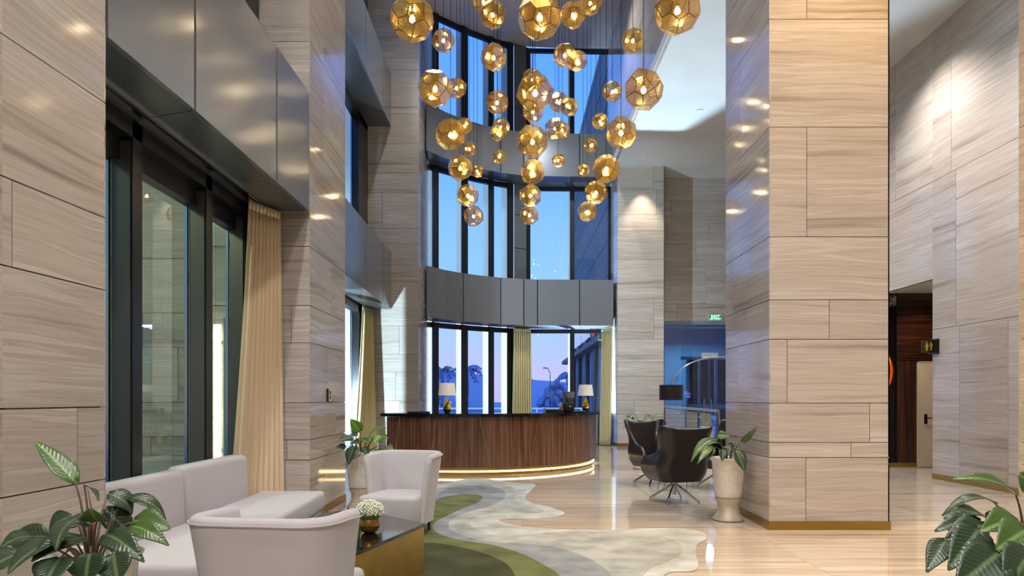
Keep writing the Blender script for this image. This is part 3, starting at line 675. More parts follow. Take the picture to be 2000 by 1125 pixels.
# px centre, px diameter, real diameter class -> distance; label
PEND = [
 (805, 36, 92, 0.500, 'largest brass faceted pendant cut by the top edge beside the left stone pier'),
 (866, 79, 48, 0.367, 'brass faceted pendant just below right of the big top left pendant'),
 (962, 29, 56, 0.475, 'brass faceted pendant near the top edge left of centre, the lower of two overlapping'),
 (944, 3, 46, 0.427, 'brass faceted pendant cut by the top edge, overlapping the one left of centre'),
 (1054, 33, 92, 0.498, 'largest brass faceted pendant at the top centre of the chandelier'),
 (1119, 29, 54, 0.409, 'pale brass faceted pendant touching the right side of the big top centre pendant'),
 (1153, 6, 48, 0.379, 'brass faceted pendant cut by the top edge right of centre'),
 (1323, 20, 96, 0.496, 'largest brass faceted pendant at the top right, hanging before the white ceiling'),
 (1236, 79, 48, 0.394, 'mid-sized brass faceted pendant hanging alone left below the top right giant'),
 (964, 112, 55, 0.416, 'brass faceted pendant in front of the top left window, second down its line'),
 (1103, 108, 48, 0.413, 'pale brass faceted pendant before the top window, left of a touching pair'),
 (1127, 119, 42, 0.344, 'smaller golden pendant before the top window, right of a touching pair'),
 (850, 173, 74, 0.488, 'large brass pendant with one pale green facet overlapping the left pier corner'),
 (892, 172, 42, 0.346, 'small golden pendant tucked behind the right side of the large one at the left pier'),
 (1257, 175, 82, 0.503, 'large brass faceted pendant before the white ceiling, below the top right giant'),
 (1196, 179, 42, 0.322, 'small bright golden pendant left of the large one before the white ceiling'),
 (971, 200, 48, 0.385, 'brass faceted pendant with three glints before the dark edge of the top left window'),
 (1045, 181, 76, 0.491, 'large brass faceted pendant in the centre, overlapping ones above and below it'),
 (1040, 155, 44, 0.408, 'small brass pendant peeping out above the large central pendant'),
 (1041, 218, 44, 0.366, 'small brass pendant peeping out below the large central pendant'),
 (1092, 200, 42, 0.419, 'silvery transparent pendant right of the large central one, left of a pair'),
 (1112, 209, 37, 0.338, 'small golden pendant overlapping the silvery one right of centre'),
 (1172, 237, 34, 0.277, 'small golden pendant before the right end of the upper window ledge'),
 (1213, 259, 66, 0.476, 'large brass pendant with a pale glassy facet at the corner of the white ceiling'),
 (880, 263, 64, 0.466, 'large dark gold pendant before the upper metal band beside the left pier'),
 (907, 246, 34, 0.270, 'small golden pendant overlapping the upper right of the dark gold one'),
 (978, 248, 38, 0.375, 'brass pendant of an overlapping pair left of centre, the upper right one'),
 (972, 260, 32, 0.284, 'brass pendant of an overlapping pair left of centre, the lower left one'),
 (1040, 276, 66, 0.493, 'large octagonal-looking brass pendant before the upper metal band, at the centre'),
 (1084, 251, 42, 0.437, 'silvery smoky pendant before the window, behind a small golden one'),
 (1098, 254, 33, 0.264, 'small golden pendant in front of the smoky silvery one'),
 (917, 291, 29, 0.279, 'small golden pendant hanging between the dark gold one and the one under it'),
 (975, 306, 29, 0.276, 'smallest starry golden pendant alone left of centre on the upper metal band'),
 (1090, 313, 28, 0.270, 'smallest golden pendant alone right of centre on the upper metal band'),
 (1154, 284, 29, 0.271, 'small golden pendant on the right part of the upper metal band'),
 (899, 328, 52, 0.446, 'brass pendant straddling the lower edge of the upper band, left group'),
 (932, 334, 27, 0.240, 'tiny golden pendant touching the right side of the left group brass pendant'),
 (1139, 333, 27, 0.239, 'tiny golden pendant left of the big one at the right end of the band'),
 (1184, 330, 58, 0.393, 'big brass pendant at the right end beside the top of the far stone pier'),
 (1040, 336, 52, 0.410, 'deep golden pendant under the octagonal-looking central one'),
 (914, 382, 46, 0.475, 'brass pendant before the middle window, upper of the lowest left pair'),
 (1036, 382, 46, 0.410, 'brass pendant in the central line, second from its bottom'),
 (1164, 376, 48, 0.410, 'brass pendant in the right line, second from its bottom'),
 (925, 422, 42, 0.418, 'lowest pendant of the left line, before the middle window'),
 (1034, 420, 40, 0.389, 'lowest pendant of the central line of the chandelier'),
 (1147, 413, 42, 0.407, 'lowest pendant of the right line of the chandelier'),
]
rp_ = random.Random(5)
proto = None
for i, (px, py, dpx, D, lab) in enumerate(PEND):
    Y = F*D/dpx; p = W(px, py, Y); L = (12.05-p.z)
    root = thing('pendant_lamp', lab+('' if 'pendant' in lab else ' pendant'), 'pendant lamp', p, 0, 'perforated brass pendants of the chandelier')
    root.scale = (D, D, D)
    if proto is None:
        sh = bpy.data.objects.new('shade', SHADE); C.objects.link(sh)
        mb = MB(); mb.sphere((0, 0, -0.02), 0.06, 0, 12, 8, 1.15); bu = mb.build('bulb', M['bulb'])
        mb = MB(); mb.lathe([(0.03, 0.05), (0.045, 0.06), (0.045, 0.14), (0.02, 0.16), (0.02, 0.44), (0.06, 0.445), (0.06, 0.47), (0.02, 0.48)], (0, 0, 0), 12); ho = mb.build('lamp_holder', M['brass_edge'])
        proto = (sh, bu, ho)
    else:
        sh, bu, ho = [o.copy() for o in proto]
        for o in (sh, bu, ho): C.objects.link(o)
    for o in (sh, bu, ho): o.parent = root
    sh.rotation_euler = (rp_.uniform(0, 6), rp_.uniform(0, 6), rp_.uniform(0, 6))
    mb = MB(); mb.tube([(0, 0, 0.46), (0, 0, L/D)], 0.0042/D, 6); mb.build('cord', M['black'], root)
mb = MB(); mb.lathe([(1.55, 0), (1.55, 0.05), (1.5, 0.06)], (0.3, 9.6, 11.985), 48)
tag(mb.build('ceiling_plate', M['chrome']), 'round steel plate on the atrium ceiling above the pendants', 'ceiling plate')

# downlight fixtures
def downlight(x, y, z, lab, r=0.06, group=None):
    t = thing('downlight', lab, 'downlight', (x, y, z), 0, group)
    MB().lathe([(r, -0.012), (r*1.35, -0.012), (r*1.4, 0.0), (r, 0.0)], (0, 0, 0), 20).build('trim_ring', M['ceiling'], t)
    MB().lathe([(0.0001, -0.006), (r, -0.006), (r, 0.0), (0.0001, 0.0)], (0, 0, 0), 20).build('lens', M['downlight'], t)
for x, y in ATRIUM_FILL:
    if y > 10: downlight(x, y, 12.05, 'round downlight in the atrium ceiling', 0.09, 'downlights in the atrium ceiling')  # fixtures added out of view to carry the fill spots
for x, y in SIDE_LIGHTS:
    if y > 8: downlight(x, y, 8.15 if (y > 14.2 or x < 5.2) else 7.82, 'round downlight in the side ceiling behind the pillar', 0.06, 'downlights in the side ceiling')
downlight(3.78, 19.3, 8.15, 'round downlight shining down the stone pier beside the reception', 0.06)
# ================================================================ FURNITURE
def catmull(pts, n=6, closed=True):
    out = []; N = len(pts)
    for i in range(N if closed else N-1):
        p = [Vector(pts[(i+k-1) % N] if closed else pts[max(0, min(N-1, i+k-1))]) for k in range(4)]
        for j in range(n):
            t = j/n; out.append(tuple(0.5*((2*p[1])+(p[2]-p[0])*t+(2*p[0]-5*p[1]+4*p[2]-p[3])*t*t+(3*p[1]-3*p[2]+p[3]-p[0])*t**3)))
    if not closed: out.append(tuple(pts[-1]))
    return out
# --- rug: bands of colour traced on the floor plan
def fl(l, ox=780, oy=880, s=3.125): return [tuple(G(ox+x/s, oy+y/s)[:2]) for x, y in l]
outer = fl([(60, 205), (240, 208), (400, 177), (500, 172), (600, 184), (700, 200), (825, 208), (808, 240), (768, 285), (800, 320), (880, 340), (960, 362), (1008, 386), (970, 408), (900, 415), (760, 420), (610, 428), (680, 455), (800, 474), (1000, 485), (1300, 490), (1500, 481), (1700, 479), (1850, 502), (1876, 540), (1815, 585), (1812, 650), (1824, 712), (1790, 742), (1650, 750), (1600, 800), (1560, 900)])+[(1.5, 3.7), (0.6, 3.1), (-0.6, 2.9), (-1.7, 3.2), (-1.95, 4.6), (-1.8, 6.4), (-1.6, 8.6)]
pale2 = fl([(200, 250), (400, 195), (560, 188), (660, 212), (710, 250), (715, 310), (760, 337), (860, 362), (882, 376), (840, 386), (700, 385), (600, 386), (500, 400), (445, 425), (428, 452), (480, 492), (600, 527), (760, 520), (1000, 500), (1300, 505), (1560, 515), (1690, 565), (1728, 600), (1715, 640), (1640, 682), (1540, 722), (1490, 770), (1440, 860)])+[(1.1, 3.7), (0.3, 3.3), (-0.8, 3.1), (-1.6, 3.4), (-1.85, 4.8), (-1.7, 6.4), (-1.5, 8.0)]
blue = fl([(150, 330), (215, 285), (280, 240), (360, 222), (450, 217), (560, 225), (630, 245), (650, 275), (620, 312), (540, 347), (430, 377), (350, 405), (305, 445), (310, 485), (370, 520), (480, 553), (640, 570), (850, 583), (1000, 610), (1120, 650), (1200, 692), (1262, 735), (1310, 800), (1330, 900)])+[(0.7, 3.7), (0.0, 3.45), (-0.9, 3.3), (-1.5, 3.6), (-1.75, 5), (-1.6, 6.6)]
green = fl([(130, 400), (190, 335), (230, 305), (300, 284), (400, 275), (480, 279), (508, 292), (480, 322), (400, 352), (300, 400), (230, 437), (202, 470), (235, 512), (330, 545), (450, 568), (560, 583), (700, 623), (800, 663), (900, 718), (970, 766), (1020, 850)])+[(0.25, 3.8), (-0.3, 3.6), (-1.0, 3.5), (-1.45, 3.9), (-1.6, 5.4), (-1.4, 6.3)]
dark = fl([(60, 600), (160, 574), (260, 580), (400, 605), (520, 640), (620, 682), (672, 722), (705, 775), (715, 850)])+[(-0.25, 3.9), (-1.0, 3.8), (-1.4, 4.4), (-1.4, 5.4)]
mb = MB()
for k, (poly, h) in enumerate(((outer, .010), (pale2, .012), (blue, .0135), (green, .015), (dark, .0165))):
    mb.prism(catmull(poly, 5), 0.0005+k*0.0001, h, k)
tag(mb.build('area_rug', [M['rug_pale'], M['rug_pale2'], M['rug_blue'], M['rug_green'], M['rug_dark']]), 'organic-shaped rug in green, blue-grey and pale grey bands on the marble floor', 'rug')

# --- upholstered shells (tub chair, wing chair)
def upath(hw, dep, r, n=26, wing=None):
    """U in plan, open towards +y; back at y=0; returns points and normalised arclength"""
    pts = []; L = dep-r
    for i in range(6): pts.append((-hw, dep-L*i/6))
    for i in range(8):
        a = math.pi+math.pi/2*i/8; pts.append((-hw+r+r*math.cos(a), r+r*math.sin(a)))
    for i in range(8): pts.append((-hw+r+(2*hw-2*r)*i/8, 0))
    for i in range(8):
        a = -math.pi/2+math.pi/2*i/8; pts.append((hw-r+r*math.cos(a), r+r*math.sin(a)))
    for i in range(7): pts.append((hw, r+L*i/6))
    return pts
def shell(mb, sec, ztop, zb, thick, nz=10, m=0):
    """sec(z)->(hw,dep,r,y0); ztop(s) top height for s in -1..1 along the U"""
    N = len(upath(1, 1, 0.3)); rows_o = []; rows_i = []
    for k in range(nz+1):
        ro = []; ri = []
        for i in range(N):
            s = 2*i/(N-1)-1; zt = ztop(s); z = zb+(zt-zb)*k/nz
            hw, dep, r, y0 = sec(z); P = upath(hw, dep, r); Q = upath(hw-thick, max(dep-0.0, 0.05), max(r-thick*0.6, 0.02))
            x, y = P[i]; ro.append((x, y+y0, z))
            q = Q[i]; ri.append((q[0], q[1]*(dep-thick)/dep+thick+y0 if dep > thick else y0+thick, z))
        rows_o.append(ro); rows_i.append(ri)
    def off(a, b, t, dz):
        return [((p[0]*(1-t)+q[0]*t), (p[1]*(1-t)+q[1]*t), p[2]+dz) for p, q in zip(a, b)]
    to, ti = rows_o[-1], rows_i[-1]; h = thick*0.38
    rim = [off(to, ti, 0.12, h*0.6), off(to, ti, 0.35, h*0.95), off(to, ti, 0.65, h*0.95), off(to, ti, 0.88, h*0.6)]
    loop = rows_o+rim+rows_i[::-1]
    mb.grid([row[::-1] for row in loop], m)
    # front edges of the wings: round lip
    for e in (0, -1):
        a = [r[e] for r in rows_o]; b = [r[e] for r in rows_i]
        sgn = 1
        mid1 = [((p[0]*.75+q[0]*.25), (p[1]*.75+q[1]*.25)+h*.8, p[2]) for p, q in zip(a, b)]
        mid2 = [((p[0]*.25+q[0]*.75), (p[1]*.25+q[1]*.75)+h*.8, p[2]) for p, q in zip(a, b)]
        top = [r[e] for r in rim]
        rows = [a+[top[0]], mid1+[top[1]], mid2+[top[2]], b+[top[3]]]
        mb.grid(rows if e == 0 else rows[::-1], m)
    mb.add(rows_o[0]+rows_i[0], [tuple(range(N))+tuple(range(2*N-1, N-1, -1))], m)

def tub_chair(label, loc, rz):
    t = thing('tub_chair', label, 'armchair', loc, rz, 'tub chairs around the coffee table'); t.scale = (0.90, 0.96, 1)
    def sec(z):
        k = (z-0.12)/0.68; return (0.325+0.085*k**1.2, 0.46+0.05*k, 0.17+0.03*k, -0.32-0.09*k)
    mb = MB(); shell(mb, sec, lambda s: 0.80-0.02*abs(s)**3, 0.12, 0.075)
    mb.build('backrest', M['fabric'], t, sharp=60)
    pm = MB(); pts = []
    for i, (x, y) in enumerate(upath(0.413, 0.51, 0.20)):
        s = 2*i/34-1; pts.append((x*1.003, y-0.412, 0.795-0.02*abs(s)**3))
    pm.tube(pts, 0.006, 6); pm.build('piping', M['piping'], t)
    mb = MB()
    mb.rbox(0, 0, 0, 0, 0, 0, 0.045, 4, 0, pts=[(-0.26, -0.24, 0.13), (0.26, -0.24, 0.13), (0.315, 0.40, 0.13), (-0.315, 0.40, 0.13), (-0.26, -0.24, 0.43), (0.26, -0.24, 0.43), (0.335, 0.42, 0.43), (-0.335, 0.42, 0.43)])
    mb.build('seat', M['fabric'], t, sharp=60)
    for sx in (-1, 1):
        for sy in (-0.24, 0.33):
            MB().lathe([(0.012, 0.0), (0.022, 0.14)], (sx*0.25, sy, 0), 10).build('leg', M['leg'], t)
    return t
tub_chair('pale grey tub armchair facing the camera beyond the coffee table', (-1.14, 7.0, 0.017), math.pi-0.20)
tub_chair('pale grey tub armchair seen from behind in front of the coffee table', (-1.17, 3.52, 0.017), -0.12)

def wing_chair(label, loc, rz):
    t = thing('wing_chair', label, 'armchair', loc, rz, 'black leather wing chairs')
    def sec(z):
        k = (z-0.30)/0.75
        w = [0.30, 0.355, 0.375, 0.36, 0.33, 0.335, 0.36, 0.385, 0.395][min(8, int(k*8))]; w2 = [0.30, 0.355, 0.375, 0.36, 0.33, 0.335, 0.36, 0.385, 0.395][min(8, int(k*8)+1)]
        f = k*8-int(k*8); w = w+(w2-w)*max(0, min(1, f))
        dd = [0.46, 0.56, 0.60, 0.54, 0.40, 0.30, 0.27, 0.25, 0.22]; a = dd[max(0, min(8, int(k*8)))]; b = dd[max(0, min(8, int(k*8)+1))]; dep = a+(b-a)*max(0, min(1, f))
        return (w, dep, 0.15+0.02*k, -0.30-0.14*k)
    def zt(s):
        a = abs(s)
        if a < 0.5: return 0.985+0.05*(a/0.5)**2
        if a < 0.68: return 1.035-0.02*(a-0.5)/0.18
        if a < 0.80: return 1.015-0.36*((a-0.68)/0.12)
        return 0.655-0.055*(a-0.8)/0.2
    def zts(s): return (zt(s-0.05)+zt(s)+zt(s+0.05))/3
    mb = MB(); shell(mb, sec, zts, 0.30, 0.06, 14); mb.build('backrest', M['leather'], t, sharp=70)
    mb = MB(); mb.rbox(-0.29, 0.29, -0.22, 0.33, 0.31, 0.45, 0.05, 4); mb.build('seat', M['leather'], t, sharp=60)
    mb = MB(); mb.lathe([(0.03, 0.10), (0.03, 0.31), (0.09, 0.315)], (0, 0, 0), 16); mb.build('pedestal', M['chrome'], t)
    for k in range(4):
        a = math.pi/4+k*math.pi/2
        MB().tube([(0.03*math.cos(a), 0.03*math.sin(a), 0.24), (0.33*math.cos(a), 0.33*math.sin(a), 0.035), (0.335*math.cos(a), 0.335*math.sin(a), 0.0)], [0.016, 0.014, 0.012], 8).build('leg', M['chrome'], t)
    return t
wing_chair('black leather wing chair seen from behind, nearest the camera', (2.19, 9.22, 0), 0.28)
wing_chair('black leather wing chair facing the camera with the leafy vase behind it', (2.33, 11.15, 0), math.pi+0.35)
wing_chair('black leather wing chair mostly hidden behind the tall white vase', (3.28, 10.75, 0), 1.9)
# low mirror-topped side table with flowers between them
t = thing('side_table', 'small round pale side table among the black wing chairs', 'side table', (2.62, 10.45, 0))
MB().lathe([(0.0001, 0.47), (0.24, 0.47), (0.25, 0.48), (0.24, 0.49), (0.0001, 0.49)], (0, 0, 0), 32).build('tabletop', M['ceramic'], t)
for k in range(3):
    a = 0.5+k*2.094; MB().tube([(0.15*math.cos(a), 0.15*math.sin(a), 0.47), (0.22*math.cos(a), 0.22*math.sin(a), 0)], 0.011).build('leg', M['chrome'], t)

# --- sofa
t = thing('corner_sofa', 'pale grey corner sofa with chaise under the dark-framed window', 'sofa', (0, 0, 0))
MB().rbox(-2.80, -1.90, 4.05, 5.42, 0.05, 0.26, 0.02, 2).rbox(-2.62, -1.98, 5.42, 7.12, 0.05, 0.24, 0.02, 2).build('base', M['fabric'], t, sharp=60)
MB().rbox(-2.60, -1.87, 4.03, 5.40, 0.262, 0.42, 0.045, 4).build('seat_cushion', M['fabric'], t, sharp=60)
MB().rbox(0, 0, 0, 0, 0, 0, 0.04, 4, pts=[(-2.60, 5.66, .245), (-1.89, 5.30, .245), (-1.955, 7.15, .245), (-2.62, 7.15, .245), (-2.60, 5.66, .435), (-1.89, 5.30, .435), (-1.955, 7.15, .435), (-2.62, 7.15, .435)]).build('chaise_cushion', M['fabric'], t, sharp=60)
MB().rbox(0, 0, 0, 0, 0, 0, 0.05, 4, pts=[(-2.80, 4.05, .27), (-2.60, 4.05, .27), (-2.59, 5.47, .27), (-2.79, 5.47, .27), (-2.80, 4.05, .83), (-2.63, 4.05, .83), (-2.62, 5.47, .83), (-2.79, 5.47, .83)]).build('backrest', M['fabric'], t, sharp=60)
MB().rbox(0, 0, 0, 0, 0, 0, 0.05, 4, pts=[(-2.79, 5.485, .27), (-2.58, 5.485, .27), (-2.57, 6.72, .27), (-2.79, 6.72, .27), (-2.79, 5.485, .85), (-2.61, 5.485, .85), (-2.60, 6.72, .85), (-2.79, 6.72, .85)]).build('backrest', M['fabric'], t, sharp=60)

# --- coffee table
A = [(-0.695, 5.46), (-1.03, 4.38), (-1.42, 4.32), (-1.76, 5.1), (-1.62, 6.02), (-1.36, 6.12)]
t = thing('coffee_table', 'faceted gold coffee table with black glass top between the tub chairs', 'coffee table', (-1.25, 5.2, 0))
def rel(P, k=1.0): return [((x+1.25)*k, (y-5.2)*k) for x, y in P]
MB().prism(rel(A, 1.0), 0.376, 0.40).build('tabletop', M['blackglass'], t)
MB().prism(rel(A, 0.985), 0.018, 0.375).build('body', M['goldpaint'], t)

def flowers(parent, c, r, seed, n=240):
    rr = random.Random(seed); mb = MB()
    for i in range(n):
        u = rr.random(); a = 2.399963*i; z = 1-1.15*(i+.5)/n; q = math.sqrt(max(0, 1-z*z)); k = r*rr.uniform(.86, 1.04)
        p = (c[0]+k*q*math.cos(a), c[1]+k*q*math.sin(a), c[2]+k*z*0.82)
        mb.sphere(p, r*rr.uniform(.055, .085), 0, 6, 4)
    mb.build('blossom', M['blossom'], parent)['kind'] = 'stuff'
    MB().sphere(c, r*0.86, 0, 20, 10, 0.8).build('foliage', M['leaf2'], parent)
t = thing('flower_bowl', 'round gold bowl of white blossom on the black table top', 'flower bowl', (-1.06, 5.08, 0.4))
MB().lathe([(0.035, 0), (0.055, 0.012), (0.073, 0.045), (0.074, 0.07), (0.062, 0.108), (0.056, 0.12), (0.05, 0.115)], (0, 0, 0), 28).build('bowl', M['goldpot'], t)
flowers(t, (0, 0, 0.155), 0.105, 3)
t = thing('flower_bowl', 'small pot of white flowers on the side table among the black chairs', 'flower bowl', (2.42, 10.42, 0.49))
MB().lathe([(0.03, 0), (0.05, 0.02), (0.055, 0.06), (0.045, 0.09)], (0, 0, 0), 20).build('bowl', M['goldpot'], t)
flowers(t, (0, 0, 0.12), 0.075, 4, 90)

# --- reception counter
CX, CY, RO = -0.90, 15.0, 2.76
a0 = math.atan2(12.66-CY, -2.30-CX); a1 = math.atan2(15.15-CY, 1.86-CX)
if a0 > 0: a0 -= 2*math.pi
def arc(r, n=56, e0=0.0, e1=0.0, c=(CX, CY)):
    return [(c[0]+r*math.cos(a0-e0+(a1-a0+e0+e1)*i/n), c[1]+r*math.sin(a0-e0+(a1-a0+e0+e1)*i/n)) for i in range(n+1)]
t = thing('reception_desk', 'curved walnut reception counter with black marble top and glowing plinth', 'reception desk', (CX, CY, 0))
arcl = lambda r, e0=0.0, e1=0.0: arc(r, 56, e0, e1, (0, 0))
MB().prism(arcl(RO)+arcl(RO-0.62)[::-1], 0.15, 1.06).build('counter_front', M['wood'], t)
MB().prism(arcl(RO+0.07, 0.035, 0.09)+arcl(RO-0.70, 0.035, 0.09)[::-1], 1.065, 1.125).build('countertop', M['counter'], t)
MB().prism(arcl(RO-0.10)+arcl(RO-0.5)[::-1], 0.0, 0.15).build('plinth', M['brass'], t)
mb = MB(); pts = arcl(RO-0.085); mb.tube([(x, y, 0.075) for x, y in pts], 0.014, 6); mb.build('led_strip', M['led_warm'], t)
mb = MB(); pts = arcl(RO+0.01); mb.tube([(x, y, 0.004) for x, y in pts], 0.006, 4); mb.build('floor_strip', M['brass'], t)
def on_desk(px):                                   # angle of the counter front seen at column px
    for i in range(2001):
        a = a0+(a1-a0)*i/2000; x = CX+RO*math.cos(a); y = CY+RO*math.sin(a)
        if 1000+F*x/y > px: return a
    return a1
for pt, pb in ((853, 838), (937, 957), (1052, 1034), (1085, 1086), (1113, 1125), (780, 770)):
    at, ab = on_desk(pt), on_desk(pb); R = RO+0.004
    mb = MB(); mb.tube([(R*math.cos(ab+(at-ab)*k/8), R*math.sin(ab+(at-ab)*k/8), 0.15+0.91*k/8) for k in range(9)], 0.008, 6); mb.build('brass_inlay', M['copper' if 0 else 'goldpaint'], t)
mb = MB(); pts = arcl(RO-0.61); mb.prism(arcl(RO-0.60)+arcl(RO-1.15)[::-1], 0.74, 0.78); mb.build('desk_shelf', M['wood'], t)

def table_lamp(label, loc):
    t = thing('table_lamp', label, 'table lamp', loc, 0.3, 'white-shaded lamps on the reception counter')
    prof = [(0.045, 0.0), (0.075, 0.075), (0.078, 0.11), (0.05, 0.21), (0.012, 0.295)]
    mb = MB(); mb.lathe(prof[:2], (0, 0, 0), 6); mb.build('lamp_foot', M['lampdark'], t, sharp=5)
    mb = MB(); vs = []; n = 6
    for k, (r, z) in enumerate(prof[1:]):
        for i in range(n):
            a = 2*math.pi*i/n+k*0.35; vs.append((r*math.cos(a), r*math.sin(a), z))
    fs = []
    for k in range(3):
        for i in range(n):
            j = (i+1) % n; fs += [(k*n+i, k*n+j, (k+1)*n+j), (k*n+i, (k+1)*n+j, (k+1)*n+i)]
    mb.add(vs, fs); mb.build('lamp_body', M['lampgold'], t)
    MB().tube([(0, 0, 0.29), (0, 0, 0.56)], 0.007).sphere((0, 0, 0.57), 0.012).build('lamp_stem', M['chrome'], t)
    mb = MB(); mb.lathe([(0.163, 0.33), (0.135, 0.555), (0.131, 0.555), (0.159, 0.33)], (0, 0, 0), 40); mb.build('lamp_shade', M['shade_white'], t, sharp=50)
table_lamp('white-shaded faceted gold lamp on the left part of the counter', (-1.19, 12.52, 1.125))
table_lamp('white-shaded faceted gold lamp at the right end of the counter', (1.52, 14.1, 1.125))
t = thing('coffee_grinder', 'black coffee grinder with clear hopper on the counter', 'coffee grinder', (1.10, 13.3, 1.125)); t.scale = (1.12, 1.12, 1.08)
MB().rbox(-0.09, 0.09, -0.09, 0.13, 0, 0.19, 0.02, 2).build('body', M['black'], t, sharp=60)
MB().lathe([(0.035, 0.19), (0.10, 0.27), (0.105, 0.36), (0.11, 0.365), (0.11, 0.375), (0.10, 0.375)], (0, 0, 0), 24).build('hopper', M['cup'], t)
MB().rbox(-0.16, -0.10, -0.05, 0.05, 0.03, 0.17, 0.01, 2).build('dosing_cup', M['chrome'], t)
MB().lathe([(0.0001, 0), (0.02, 0), (0.02, 0.01), (0.0001, 0.01)], (0, 0, 0), 12).build('dial', M['chrome'], t).matrix_local = Matrix.Translation((0.02, -0.092, 0.11)) @ Matrix.Rotation(math.pi/2, 4, 'X')
t = thing('serving_plate', 'white oval plate between the grinder and the right lamp', 'plate', (1.34, 13.65, 1.125))
MB().lathe([(0.0001, 0.004), (0.08, 0.004), (0.14, 0.022), (0.145, 0.022), (0.09, 0.0), (0.0001, 0.0)], (0, 0, 0), 32).build('plate', M['ceramic'], t)
t = thing('card_tray', 'black tray with a pale front board on the counter, left of the grinder', 'tray', (0.80, 12.95, 1.125))
MB().box(-0.17, 0.17, -0.06, 0.10, 0, 0.075).build('tray_box', M['black'], t)
MB().box(-0.20, -0.165, -0.07, 0.10, 0, 0.09).build('end_board', M['outside_panel'], t)
MB().box(-0.17, 0.17, -0.066, -0.0601, 0.062, 0.075).build('rim', M['chrome'], t)
t = thing('laptop', 'flat dark laptop lying at the left end of the counter', 'laptop', (-1.74, 12.75, 1.125))
MB().rbox(-0.20, 0.20, -0.12, 0.12, 0.0, 0.018, 0.006, 2).build('laptop_base', M['black'], t); MB().rbox(-0.20, 0.20, -0.12, 0.12, 0.02, 0.03, 0.004, 2).build('laptop_lid', M['black'], t)

# --- arc lamp
t = thing('arc_floor_lamp', 'steel arc floor lamp with black drum shade over the wing chairs', 'floor lamp', (4.55, 11.5, 0))
Yl = 11.5; pl = [(-1.87, 0, 1.62), (-1.80, 0, 1.78), (-1.62, 0, 1.95), (-1.35, 0, 2.06), (-1.0, 0, 2.10), (-0.6, 0, 2.03), (-0.3, 0, 1.85), (-0.08, 0, 1.5), (0, 0, 1.0), (0, 0, 0.05)]
MB().tube(catmull(pl, 6, False), 0.012, 8).build('arc_pole', M['chrome'], t)
MB().lathe([(0.22, 0), (0.22, 0.05), (0.05, 0.06)], (0, 0, 0), 32).build('base', M['black_marble'], t)
MB().lathe([(0.195, 1.37), (0.195, 1.625), (0.19, 1.625), (0.19, 1.37)], (-1.87, 0, 0), 40).build('lamp_shade', M['shade_black'], t, sharp=60)
MB().tube([(-2.05, 0, 1.615), (-1.69, 0, 1.615)], 0.005).build('shade_spider', M['chrome'], t)

# --- glass balustrade of the ramp in front of the glass doors
t = thing('glass_railing', 'low glass railing with a flat brass rail before the glass doors', 'railing', (0, 0, 0))
p0 = Vector((4.10, 18.3, 0)); p1 = Vector((3.60, 11.9, 0))
d_ = (p1-p0); n_ = Vector((-d_.y, d_.x, 0)).normalized()
def rl(u, w, z): q = p0+d_*u+n_*w; return (q.x, q.y, z)
MB().hexa([rl(0, -.02, 1.15), rl(1, -.02, 1.15), rl(1, .02, 1.15), rl(0, .02, 1.15), rl(0, -.02, 1.20), rl(1, -.02, 1.20), rl(1, .02, 1.20), rl(0, .02, 1.20)]).build('handrail', M['rail'], t)
for u0, u1 in ((0.02, 0.48), (0.52, 0.98)):
    MB().hexa([rl(u0, -.005, .12), rl(u1, -.005, .12), rl(u1, .005, .12), rl(u0, .005, .12), rl(u0, -.005, 1.12), rl(u1, -.005, 1.12), rl(u1, .005, 1.12), rl(u0, .005, 1.12)]).build('glass_panel', M['glass_clear'], t)
for u in (0.0, 0.5, 1.0):
    MB().tube([rl(u, 0, 0), rl(u, 0, 1.17)], 0.02).build('post', M['chrome'], t)
# ================================================================ CURTAINS
def curtain(label, top, bot, z0, z1, folds, amp, mat, gather=None):
    """top/bot: segments (p,q) in plan; the cloth runs between them with soft folds"""
    t = thing('curtain', label, 'curtain', (0, 0, 0)); n = folds*8; rows = []
    (a, b), (c, d) = [tuple(Vector(v) for v in s) for s in (top, bot)]
    rr = random.Random(folds); ph = [rr.uniform(-.5, .5) for _ in range(folds+1)]
    for k in range(17):
        v = k/16; z = z1+(z0-z1)*v; row = []; e = v**1.3
        p = a.lerp(c, e); q = b.lerp(d, e); dr = (q-p).normalized(); nn = Vector((-dr.y, dr.x))
        for i in range(n+1):
            u = i/n; f = u*folds; w = amp*(0.55+0.6*v)*(math.sin(2*math.pi*f+ph[int(min(f, folds-1e-6))]*0.4)+0.25*math.sin(4*math.pi*f+1.0+2*v))
            s = p.lerp(q, u)+nn*w+dr*0.25*amp*math.sin(4*math.pi*f+v*2); row.append((s.x, s.y, z))
        rows.append(row)
    mb = MB(); mb.grid(rows); o = mb.build('cloth', M[mat], t, sharp=80)
    sm = o.modifiers.new('thickness', 'SOLIDIFY'); sm.thickness = 0.004
    mb = MB(); nn = (b-a).normalized()
    hd = []
    for zz in (z1+0.03, z1-0.06):
        hd.append([((a.lerp(b, i/n)).x, (a.lerp(b, i/n)).y, zz) for i in range(n+1)])
    mb.grid(hd); o = mb.build('heading_tape', M[mat], t); sm = o.modifiers.new('thickness', 'SOLIDIFY'); sm.thickness = 0.012
    return t
curtain('cream curtain gathered at the far end of the sofa window', ((-2.78, 7.20), (-2.60, 7.66)), ((-2.835, 6.80), (-2.56, 7.64)), 0.02, 3.46, 9, 0.028, 'curtain')
curtain('pale curtain gathered beside the second left window behind the leafy vase', ((-3.36, 15.35), (-3.28, 16.05)), ((-3.42, 14.7), (-3.18, 15.95)), 0.02, 3.46, 8, 0.04, 'curtain_gold')
